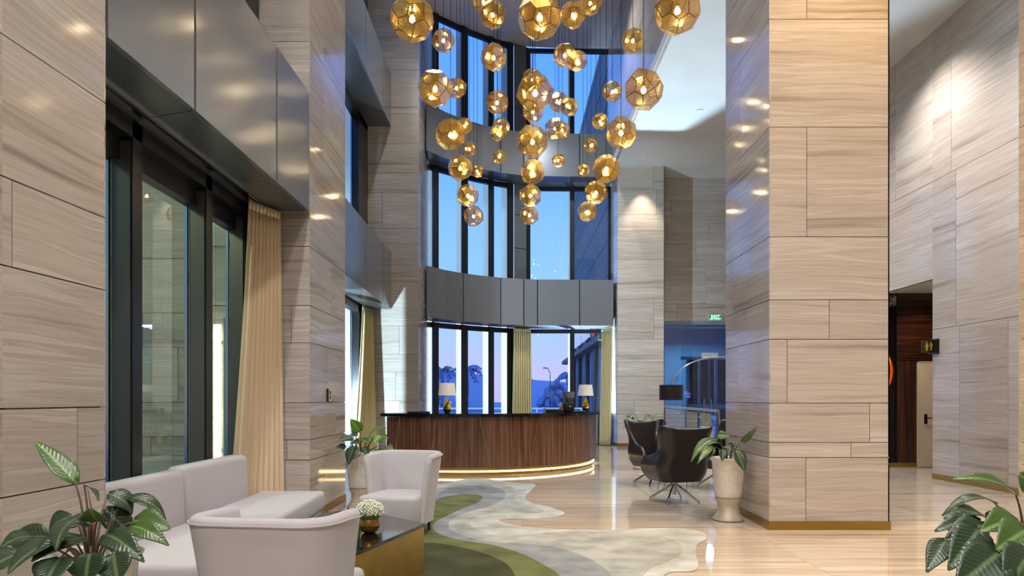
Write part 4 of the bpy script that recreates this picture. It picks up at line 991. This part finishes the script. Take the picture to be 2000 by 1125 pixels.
curtain('olive cream curtain in the middle of the back windows above the counter', (PW(1003, -0.22), PW(1037, -0.25)), (PW(1000, -0.22), PW(1038, -0.25)), 0.02, 3.46, 8, 0.05, 'curtain_gold')
curtain('narrow olive cream curtain at the right end of the back windows', (PF(1175, 20.5), PF(1196, 20.3)), (PF(1170, 20.4), PF(1192, 20.2)), 0.02, 3.46, 6, 0.045, 'curtain_gold')
for k, lab in enumerate(()): pass

# ================================================================ PLANTS
def leaf_geo(base, tip, width, nrm, sag=0.12, fold=0.25, n=9, m=7, wavy=0.0):
    base = Vector(base); tip = Vector(tip); ax = tip-base; L = ax.length; d = ax/L; nrm = Vector(nrm).normalized()
    side = d.cross(nrm).normalized(); nn = side.cross(d).normalized(); vs = []; fs = []; uv = []
    for i in range(n+1):
        t = i/n; w = width*0.5*(math.sin(math.pi*min(1, t**0.62))**0.8)*(1-0.15*t) if 0 < t < 1 else 0.004
        if i == 0: w = width*0.10
        c = base+d*(L*t)+nn*(sag*L*4*t*(1-t))
        for j in range(m):
            s = 2*j/(m-1)-1; q = c+side*(s*w)+nn*(fold*abs(s)*w+wavy*w*math.sin(7*t+2*s)*0.3)
            if i == 0: q -= d*(0.05*L*abs(s))
            vs.append(q); uv.append((s*w/width*2*0.5+0, t))
    fs = [(i*m+j, i*m+j+1, (i+1)*m+j+1, (i+1)*m+j) for i in range(n) for j in range(m-1)]
    return vs, fs, uv
def add_leaf(parent, root, base, tip, width, nrm, mat='leaf', sag=0.10, fold=0.22, stalk=True, inv=None):
    vs, fs, uv = leaf_geo(base, tip, width, nrm, sag, fold)
    me = bpy.data.meshes.new('leaf'); me.from_pydata([tuple(v) for v in vs], [], fs); me.materials.append(M[mat])
    u = me.uv_layers.new(name='UVMap')
    for l in me.loops: u.data[l.index].uv = uv[l.vertex_index]
    me.polygons.foreach_set('use_smooth', [True]*len(me.polygons))
    o = bpy.data.objects.new('leaf', me); C.objects.link(o); o.parent = parent
    s = o.modifiers.new('thickness', 'SOLIDIFY'); s.thickness = 0.0015
    if stalk:
        r = Vector(root); b = Vector(base); mid = r.lerp(b, 0.55)+Vector((0, 0, 0.10*(b-r).length+0.02))
        MB().tube(catmull([tuple(r), tuple(mid), tuple(b)], 5, False), [0.006-0.003*i/10 for i in range(11)], 6).build('stalk', M['stalk'], o)
def vase(label, loc, fluted=True):
    t = thing('potted_plant', label, 'potted plant', loc)
    mb = MB(); mb.lathe([(0.165, 0), (0.178, 0.012), (0.172, 0.035), (0.135, 0.075), (0.117, 0.13), (0.122, 0.19), (0.146, 0.235), (0.15, 0.258)], (0, 0, 0), 40); mb.build('pedestal', M['pedestal'], t, sharp=60)
    mb = MB(); mb.lathe([(0.13, 0.259), (0.145, 0.268), (0.152, 0.30), (0.172, 0.55), (0.186, 0.675), (0.200, 0.695), (0.208, 0.71), (0.19, 0.722), (0.172, 0.715), (0.16, 0.69), (0.15, 0.62)], (0, 0, 0), 96, 0, 0.016, 24, (0.28, 0.66)); mb.build('pot', M['ceramic'], t, sharp=50)
    mb = MB(); mb.lathe([(0.0001, 0.655), (0.16, 0.655), (0.16, 0.63), (0.0001, 0.63)], (0, 0, 0), 32); mb.build('soil', M['soil'], t)
    rr = random.Random(int(loc[1]*10)); mb = MB()
    for k in range(30):
        a = rr.uniform(0, 6.28); r = 0.15*math.sqrt(rr.random()); mb.sphere((r*math.cos(a), r*math.sin(a), 0.66), rr.uniform(.008, .016), 0, 8, 5, 0.7)
    mb.build('pebble', M['pebble'], t)['kind'] = 'stuff'
    return t
def pix_leaf(t, loc, b, tp, Yb, Yt, w, nrm, mat='leaf', sag=0.1, fold=0.2, root=None):
    """leaf from its picture position and its own distance, stored relative to the pot"""
    L = Vector(loc); B = W(b[0], b[1], Yb)-L; T = W(tp[0], tp[1], Yt)-L
    add_leaf(t, root or (B.x*0.10, B.y*0.10, 0.66), B, T, w, nrm, mat, sag, fold)
# near left plant
loc = (-1.86, 3.02, 0); t = vase('large leafy plant in a white pot in the near left corner', loc)
UP = (0, 0, 1)
for b, tp, Yb, Yt, w, nrm, mt, sg in [
    ((146, 941), (68, 862), 3.05, 3.10, .115, (0.9, -.6, .5), 'leaf2', .03),
    ((165, 880+70), (192, 978), 3.1, 3.0, .05, (1, 0, 1), 'leaf', .1),
    ((212, 965), (258, 1005), 3.2, 3.25, .12, (.6, -.5, .8), 'leaf', .22),
    ((250, 972), (324, 1016), 3.25, 3.3, .09, (0, -.5, 1), 'leaf', .22),
    ((262, 1018), (333, 1034), 3.1, 3.1, .15, (0, -.9, .8), 'leaf2', .08),
    ((258, 1028), (330, 1066), 3.05, 3.0, .10, (0, -.8, .9), 'leaf2', .16),
    ((190, 1018), (176, 992), 2.95, 2.9, .13, (0, -1, .4), 'leaf2', .03),
    ((210, 1045), (282, 1098), 2.85, 2.75, .12, (.2, -.8, .7), 'leaf', .15),
    ((206, 995), (262, 1058), 3.2, 3.25, .13, (.3, -.7, .6), 'leaf', .12),
    ((178, 1024), (122, 1028), 2.95, 2.9, .11, (0, -.5, 1), 'leaf', .18),
    ((140, 1008), (96, 1036), 3.05, 3.0, .12, (0, -.7, .8), 'leaf', .12),
    ((160, 1050), (62, 1097), 2.8, 2.6, .15, (0, -.8, .8), 'leaf', .10),
    ((122, 1055), (15, 1122), 2.75, 2.55, .16, (-.3, -.8, .8), 'leaf', .12),
    ((66, 1048), (0, 1072), 2.9, 2.8, .12, (0, -.5, 1), 'leaf', .15),
    ((95, 1058), (20, 1052), 2.95, 3.0, .14, (0, -.8, .5), 'leaf', .12),
    ((176, 1082), (168, 1140), 2.70, 2.66, .17, (0, -1, .3), 'leaf', .06),
    ((222, 1082), (232, 1138), 2.72, 2.68, .15, (.2, -1, .2), 'leaf', .06),
    ((118, 1090), (86, 1150), 2.65, 2.55, .16, (0, -1, .5), 'leaf', .06),
    ((40, 1080), (-40, 1130), 2.7, 2.6, .15, (0, -.7, 1), 'leaf', .1),
    ((150, 1010), (110, 1075), 2.75, 2.6, .13, (-.3, -.8, .7), 'leaf', .12)]:
    pix_leaf(t, loc, b, tp, Yb, Yt, w, nrm, mt, sg)
MB().tube([(0.0, 0, 0.66), (0.01, 0, 0.85), (-0.03, 0.02, 1.0)], [0.008, 0.006, 0.001], 6).build('shoot', pmat('reddish_shoot', (150, 90, 80), 0.5), t)
# right bottom plant
loc = (2.26, 2.98, 0); t = vase('large glossy leafy plant cut by the bottom right corner', loc)
for b, tp, Yb, Yt, w, nrm, mt, sg in [
    ((1984, 967), (1862, 936), 3.0, 2.95, .105, (0, -.5, 1), 'leaf2', .12),
    ((1943, 983), (1840, 1008), 2.95, 2.9, .07, (-.3, -.3, 1), 'leaf', .20),
    ((1925, 1012), (1843, 1014), 2.9, 2.85, .11, (0, -.4, 1), 'leaf', .16),
    ((1915, 1018), (1825, 1038), 2.85, 2.8, .10, (-.2, -.8, .9), 'leaf', .10),
    ((1920, 1026), (1842, 1060), 2.8, 2.75, .12, (-.2, -.9, .8), 'leaf', .10),
    ((1912, 1034), (1852, 1114), 2.75, 2.6, .15, (-.4, -1, .6), 'leaf', .08),
    ((1848, 1056), (1810, 1118), 2.75, 2.65, .10, (-.5, -.8, .5), 'leaf', .08),
    ((1990, 1020), (1916, 1038), 2.75, 2.6, .15, (0, -.8, .9), 'leaf2', .08),
    ((2004, 1036), (1946, 1074), 2.6, 2.5, .16, (-.2, -1, .7), 'leaf2', .06),
    ((1952, 1080), (1866, 1150), 2.5, 2.4, .19, (-.2, -1, .8), 'leaf', .05),
    ((2010, 1080), (1960, 1150), 2.5, 2.4, .18, (0, -1, .6), 'leaf', .06),
    ((1930, 1014), (1942, 995), 3.2, 3.2, .06, (0, -1, .2), 'leaf', .05),
    ((2015, 945), (1988, 925), 2.9, 2.9, .12, (-.3, -1, .3), 'leaf2', .05),
    ((2030, 1010), (2060, 1080), 2.8, 2.7, .15, (0, -1, .6), 'leaf', .1)]:
    pix_leaf(t, loc, b, tp, Yb, Yt, w, nrm, mt, sg)
# middle left plant
loc = (-1.93, 8.72, 0); t = vase('leafy plant in a tall cream vase behind the facing tub chair', loc)
for b, tp, Yb, Yt, w, nrm, mt, sg in [
    ((703, 842), (684, 818), 8.6, 8.5, .17, (.1, -1, .2), 'leaf3', .03),
    ((688, 855), (660, 862), 8.55, 8.4, .15, (-.3, -.9, .5), 'leaf', .04),
    ((699, 850), (682, 849), 8.7, 8.7, .10, (0, -.6, 1), 'leaf', .05),
    ((675, 872), (655, 873), 8.5, 8.4, .08, (0, -1, .3), 'leaf', .05),
    ((692, 872), (680, 909), 8.4, 8.3, .17, (-.3, -1, .2), 'leaf', .06),
    ((702, 880), (692, 897), 8.35, 8.3, .09, (.2, -1, .3), 'leaf', .06),
    ((724, 847), (752, 834), 8.7, 8.7, .08, (0, -.5, 1), 'leaf3', .10),
    ((743, 850), (758, 856), 8.7, 8.6, .10, (.2, -1, .3), 'leaf3', .06),
    ((741, 850), (730, 867), 8.5, 8.4, .10, (0, -1, .4), 'leaf3', .04),
    ((728, 852), (722, 862), 8.6, 8.5, .10, (0, -1, .4), 'leaf2', .04),
    ((705, 858), (722, 866), 8.6, 8.5, .10, (0, -.8, .8), 'leaf2', .10),
    ((712, 874), (720, 891), 8.4, 8.3, .12, (.2, -1, .2), 'leaf', .06),
    ((738, 880), (754, 880), 8.5, 8.5, .09, (0, -1, .5), 'leaf2', .05),
    ((755, 873), (770, 880), 8.6, 8.6, .11, (.2, -1, .5), 'leaf2', .05),
    ((690, 862), (702, 868), 8.5, 8.4, .12, (0, -.8, .8), 'leaf', .12)]:
    pix_leaf(t, loc, b, tp, Yb, Yt, w, nrm, mt, sg)
# right plant beside the pillar
loc = (2.49, 7.86, 0); t = vase('leafy plant in a tall white fluted vase beside the large pillar', loc)
for b, tp, Yb, Yt, w, nrm, mt, sg in [
    ((1399, 858), (1350, 902), 7.8, 7.6, .16, (-.5, -.6, .8), 'leaf2', .16),
    ((1390, 872), (1362, 906), 7.6, 7.5, .09, (-.3, -.8, .6), 'leaf2', .10),
    ((1401, 850), (1426, 852), 8.0, 7.95, .12, (.1, -1, .4), 'leaf2', .04),
    ((1449, 864), (1480, 833), 7.75, 7.6, .075, (.2, -.9, .4), 'leaf2', .06),
    ((1437, 868), (1462, 870), 7.7, 7.6, .07, (0, -.4, 1), 'leaf2', .12),
    ((1437, 880), (1455, 922), 7.5, 7.4, .16, (.2, -1, .2), 'leaf', .05),
    ((1412, 878), (1410, 901), 7.55, 7.5, .10, (0, -1, .3), 'leaf', .06),
    ((1393, 874), (1380, 896), 7.6, 7.6, .11, (-.2, -1, .5), 'leaf', .06),
    ((1417, 872), (1428, 880), 7.7, 7.6, .10, (0, -.8, .8), 'leaf', .10),
    ((1404, 866), (1382, 868), 7.7, 7.6, .09, (0, -.5, 1), 'leaf2', .12),
    ((1432, 872), (1420, 866), 7.9, 7.9, .08, (0, -.8, .8), 'leaf', .06)]:
    pix_leaf(t, loc, b, tp, Yb, Yt, w, nrm, mt, sg)
def generic_leaves(t, n, seed, r=0.35, mats=('leaf2', 'leaf', 'leaf3'), hh=0.28):
    rr = random.Random(seed)
    for k in range(n):
        a = 2*math.pi*k/n+rr.uniform(-.3, .3); el = rr.uniform(0.1, 0.9); q = r*rr.uniform(.45, .8)
        b = (q*math.cos(a)*0.7, q*math.sin(a)*0.7, 0.70+hh*el); tp = (b[0]+0.22*math.cos(a), b[1]+0.22*math.sin(a), b[2]+rr.uniform(-.12, .08))
        add_leaf(t, (0.02*math.cos(a), 0.02*math.sin(a), 0.66), b, tp, rr.uniform(.09, .13), (0.2*math.cos(a), 0.2*math.sin(a)-.3, 1), rr.choice(mats), 0.12)
t = vase('leafy plant standing behind the wing chair, by the stone pier', (2.58, 13.6, 0)); generic_leaves(t, 15, 5, 0.45, ('leaf2', 'leaf', 'leaf3'), 0.42)
t = vase('dark leafy plant behind the glass railing', (4.75, 16.6, 0)); generic_leaves(t, 14, 9, 0.42, ('leaf', 'leaf2'))

# ================================================================ SIGNS AND FITTINGS
t = thing('exit_sign', 'lit green EXIT sign above the glass doors', 'exit sign', W(1396.5, 620.5, 20.86))
MB().box(-0.215, 0.215, -0.03, 0.03, -0.095, 0.10).build('sign_case', M['white'], t)
MB().box(-0.19, 0.19, -0.034, -0.0301, -0.075, 0.075).build('sign_face', M['green_sign'], t)
text_mesh('sign_text', 'EXIT', 0.115, M['green_text'], t, (0, -0.037, 0.028), (math.pi/2, 0, 0), 0.002, 1.15)
text_mesh('sign_text', 'LỐI THOÁT', 0.062, M['green_text'], t, (0, -0.037, -0.043), (math.pi/2, 0, 0), 0.002, 1.05)
t = thing('door_sign', 'white LỐI SANG TTTM card on the glass doors', 'sign', W(1386.5, 694, 20.9)-Vector((0, 0.0, 0)))
MB().box(-0.25, 0.25, -0.012, 0.0, -0.08, 0.075).build('card', M['paper'], t)
text_mesh('sign_text', 'LỐI SANG TTTM', 0.062, M['ink'], t, (0, -0.014, 0.015), (math.pi/2, 0, 0), 0.001)
text_mesh('sign_text', 'entrance to mall', 0.03, M['ink'], t, (-0.02, -0.014, -0.04), (math.pi/2, 0, 0), 0.001)
# washroom blade sign
t = thing('washroom_sign', 'black washroom blade sign with gold man and woman figures', 'sign', (7.35, 11.9, 2.30))
MB().box(-0.01, 0.02, -0.13, 0.13, -0.13, 0.13).build('mount_plate', M['black'], t)
MB().box(-0.21, -0.01, -0.012, 0.012, -0.10, 0.11).build('sign_face', M['lampdark'], t)
for x0, woman in ((-0.125, 1), (-0.05, 0)):
    mb = MB(); mb.lathe([(0.0001, 0), (0.013, 0), (0.013, 0.004), (0.0001, 0.004)], (0, 0, 0), 12)
    o = mb.build('pictogram_head', M['gold_print'], t); o.rotation_euler = (math.pi/2, 0, 0); o.location = (x0, -0.012, 0.073)
    if woman: poly = [(-.012, .055), (.012, .055), (.03, -.01), (.016, -.01), (.014, -.07), (-.014, -.07), (-.016, -.01), (-.03, -.01)]
    else: poly = [(-.028, .055), (.028, .055), (.022, 0), (.014, -.01), (.012, -.07), (-.012, -.07), (-.014, -.01), (-.022, 0)]
    mb = MB(); mb.prism(poly, 0, 0.004); o = mb.build('pictogram_body', M['gold_print'], t); o.rotation_euler = (math.pi/2, 0, 0); o.location = (x0, -0.012, 0)
t = thing('wall_sconce', 'glowing copper petal sconce on the black marble', 'wall lamp', (7.64, 13.9, 1.95))
for a, s in ((-0.5, .9), (0.35, 1), (1.1, .8)):
    mb = MB(); rows = []
    for i in range(11):
        z = -0.34+0.68*i/10; k = math.cos(math.pi*(i-5)/11); rows.append([(0.07*k*math.cos(b)*s-0.0, -0.13*k*abs(math.sin(b+0.3))-0.01, z) for b in [a+0.6*j/4 for j in range(5)]])
    mb.grid(rows); o = mb.build('petal', M['copper'], t); sm = o.modifiers.new('thickness', 'SOLIDIFY'); sm.thickness = 0.004
# switch plate and socket on the near pier
t = thing('wall_intercom', 'framed pale control plate with round symbols on the left stone pier', 'control plate', (-2.284, 8.5, 1.44)); t.rotation_euler = (0, 0, math.pi/2)
MB().box(-0.075, 0.075, -0.02, 0.0, -0.075, 0.075).build('plate', M['white'], t)
MB().box(-0.085, -0.075, -0.022, 0.0, -0.08, 0.08).build('frame_edge', M['black'], t)
for z in (0.03, -0.03):
    mb = MB(); mb.tube([(0.028*math.cos(a*math.pi/8), -0.022, z+0.022*math.sin(a*math.pi/8)) for a in range(17)], 0.004, 5); mb.build('ring_symbol', M['ink'], t)
t = thing('wall_socket', 'small steel socket low on the left stone pier beyond the sofa', 'socket', (-2.288, 8.15, 0.13)); t.rotation_euler = (0, 0, math.pi/2)
MB().box(-0.05, 0.05, -0.008, 0.0, -0.06, 0.06).build('plate', M['chrome'], t); MB().box(-0.025, 0.025, -0.012, -0.008, -0.03, 0.03).build('socket_insert', M['black'], t)
# led tube outside the near window
t = thing('led_tube', 'bright vertical LED tube outside the sofa window', 'wall light', (-3.28, 7.6, 0))
MB().tube([(0, 0, 0.68), (0, 0, 2.22)], 0.04, 10).build('tube', M['led'], t)
MB().box(0.07, 0.17, -0.01, 0.03, -0.1, 2.3).box(0, 0.08, 0, 0.02, 0.8, 0.84).box(0, 0.08, 0, 0.02, 2.0, 2.04).build('mounting_rail', M['outside_panel'], t)

# ================================================================ OUTSIDE
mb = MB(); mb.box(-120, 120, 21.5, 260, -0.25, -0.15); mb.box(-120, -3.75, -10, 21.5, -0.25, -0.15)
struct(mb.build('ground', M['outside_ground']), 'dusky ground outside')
mb = MB(); stone_face(mb, (-7.5, 8.4), (-3.1, 8.4), -0.1, 7, 91); struct(mb.build('wall_outside', ST), 'stone wall outside the sofa window')
t = thing('annex_building', 'grey-green panelled building outside the sofa window', 'building', (-9, 9, 0))
MB().box(-2, 1.4, -8, 7, -0.1, 9).build('wall', M['outside_panel'], t)
for k in range(3): MB().box(1.39, 1.43, -6+3.5*k, -4.4+3.5*k, 0.1, 2.6).build('door', M['outside_building'], t)
# the hotel's own wing seen through the right-hand back window
t = thing('hotel_wing', 'stone-clad hotel wing with raised letters seen through the right back window', 'building', (0, 0, 0))
mb = MB()
for k in range(5):
    y0 = 21.8+3.0*k; mb.box(3.0, 3.5, y0, y0+1.0, -0.1, 3.9 if k < 9 else 14, 0)
mb.box(3.2, 4.2, 21.2, 37.0, -0.1, 14, 0)
for k in range(12): mb.box(3.19, 3.2, 21.2, 37, 0.9+1.15*k, 0.915+1.15*k, 1)
mb.build('wall', [M['outside_stone'], M['seam']], t)
for k in range(4): MB().box(3.14, 3.19, 22.9+3.0*k, 24.6+3.0*k, 0.3, 3.3).build('window', M['outside_panel'], t)
MB().box(2.7, 3.2, 21.2, 37, 3.22, 3.40).build('canopy_ledge', M['outside_stone'], t)
for k, (tx, mt) in enumerate((('COMPANY', 'letter'), ('TP', 'red_sign'))):
    text_mesh('raised_letters', tx, 1.25 if k == 0 else 1.35, M[mt], t, (2.72, 27.2 if k == 0 else 22.6, 3.92), (math.pi/2, 0, -math.pi/2), 0.03, 0.85 if k == 0 else 0.75, 1.5)
t = thing('hall_building', 'low dark hall with a sloping roof on the horizon right of the middle curtain', 'building', (4.5, 100, 0))
MB().add([(-4, 0, -0.1), (4.2, 0, -0.1), (4.2, 0, 3.7), (-1.2, 0, 4.1), (-4, 0, 5.0), (-4, 8, -0.1), (4.2, 8, -0.1), (4.2, 8, 3.7), (-1.2, 8, 4.1), (-4, 8, 5.0)], [(0, 1, 2, 3, 4), (9, 8, 7, 6, 5), (0, 5, 6, 1), (1, 6, 7, 2), (2, 7, 8, 3), (3, 8, 9, 4), (4, 9, 5, 0)]).build('wall', M['outside_building'], t)
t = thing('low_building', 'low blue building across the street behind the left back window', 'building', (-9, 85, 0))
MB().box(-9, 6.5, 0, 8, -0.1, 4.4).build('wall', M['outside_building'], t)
MB().box(2.0, 2.6, -0.1, 0, 1.0, 2.0).box(0.5, 1.4, -0.1, 0, 0.8, 1.0).build('lit_window', M['lightbar'], t)
t = thing('street_lamp', 'tall curved street lamp against the dusk sky', 'street lamp', (3.35, 60, 0))
MB().tube(catmull([(0, 0, 0), (0, 0, 3.3), (-0.06, 0, 3.75), (-0.25, 0, 4.05)], 4, False), 0.035, 6).build('pole', M['frame'], t)
MB().rbox(-0.62, -0.22, -0.08, 0.08, 4.02, 4.11, 0.02, 1).build('lamp_head', M['frame'], t)
def palm(label, x, y, h, r, seed, n=14):
    t = thing('palm_tree', label, 'palm tree', (x, y, 0)); rr = random.Random(seed)
    MB().tube([(0, 0, -0.1), (0.1, 0, h*.5), (0, 0, h)], [0.25, 0.2, 0.16], 8).build('trunk', M['foliage_far'], t)
    mb = MB()
    for k in range(n):
        a = 2*math.pi*k/n+rr.uniform(-.2, .2); e = rr.uniform(0.15, 1.1); pts = []
        for i in range(7):
            u = i/6; pts.append(Vector((r*u*math.cos(a)*math.cos(e*.8), r*u*math.sin(a)*math.cos(e*.8), h+r*(math.sin(e)*u-0.75*u*u))))
        sd = Vector((-math.sin(a), math.cos(a), 0))
        for i in range(1, 7):
            for q in (-1, 1):
                p = pts[i]; w = 0.30*r*(1-0.5*i/6); mb.add([p, pts[i-1], p+sd*q*w+Vector((0, 0, -w*.7)), p+sd*q*w*.8+Vector((math.cos(a)*.1, math.sin(a)*.1, -w*.5))], [(0, 1, 2, 3)])
    o = mb.build('fronds', M['foliage_far'], t); sm = o.modifiers.new('thickness', 'SOLIDIFY'); sm.thickness = 0.02
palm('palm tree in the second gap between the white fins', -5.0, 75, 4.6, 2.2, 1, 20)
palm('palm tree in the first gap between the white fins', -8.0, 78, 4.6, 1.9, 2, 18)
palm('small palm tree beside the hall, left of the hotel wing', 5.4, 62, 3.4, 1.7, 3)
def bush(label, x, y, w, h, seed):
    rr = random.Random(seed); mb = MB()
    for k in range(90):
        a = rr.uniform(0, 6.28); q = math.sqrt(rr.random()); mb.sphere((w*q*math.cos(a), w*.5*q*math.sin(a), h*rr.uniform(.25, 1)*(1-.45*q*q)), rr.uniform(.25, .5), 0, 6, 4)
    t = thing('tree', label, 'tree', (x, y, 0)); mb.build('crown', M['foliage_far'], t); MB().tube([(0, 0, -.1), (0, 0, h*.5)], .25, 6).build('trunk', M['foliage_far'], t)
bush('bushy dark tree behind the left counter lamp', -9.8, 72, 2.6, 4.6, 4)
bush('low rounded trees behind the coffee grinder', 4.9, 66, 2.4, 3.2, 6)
# pale street railing outside
t = thing('street_railing', 'pale horizontal street railing outside the back windows', 'railing', (0, 24.0, 0))
for z in (0.72, 1.02): MB().box(-7, 2.6, 0, 0.05, z, z+0.05).build('rail', M['lightbar'], t)  # railing is no lamp; its brightness is emission put into the material
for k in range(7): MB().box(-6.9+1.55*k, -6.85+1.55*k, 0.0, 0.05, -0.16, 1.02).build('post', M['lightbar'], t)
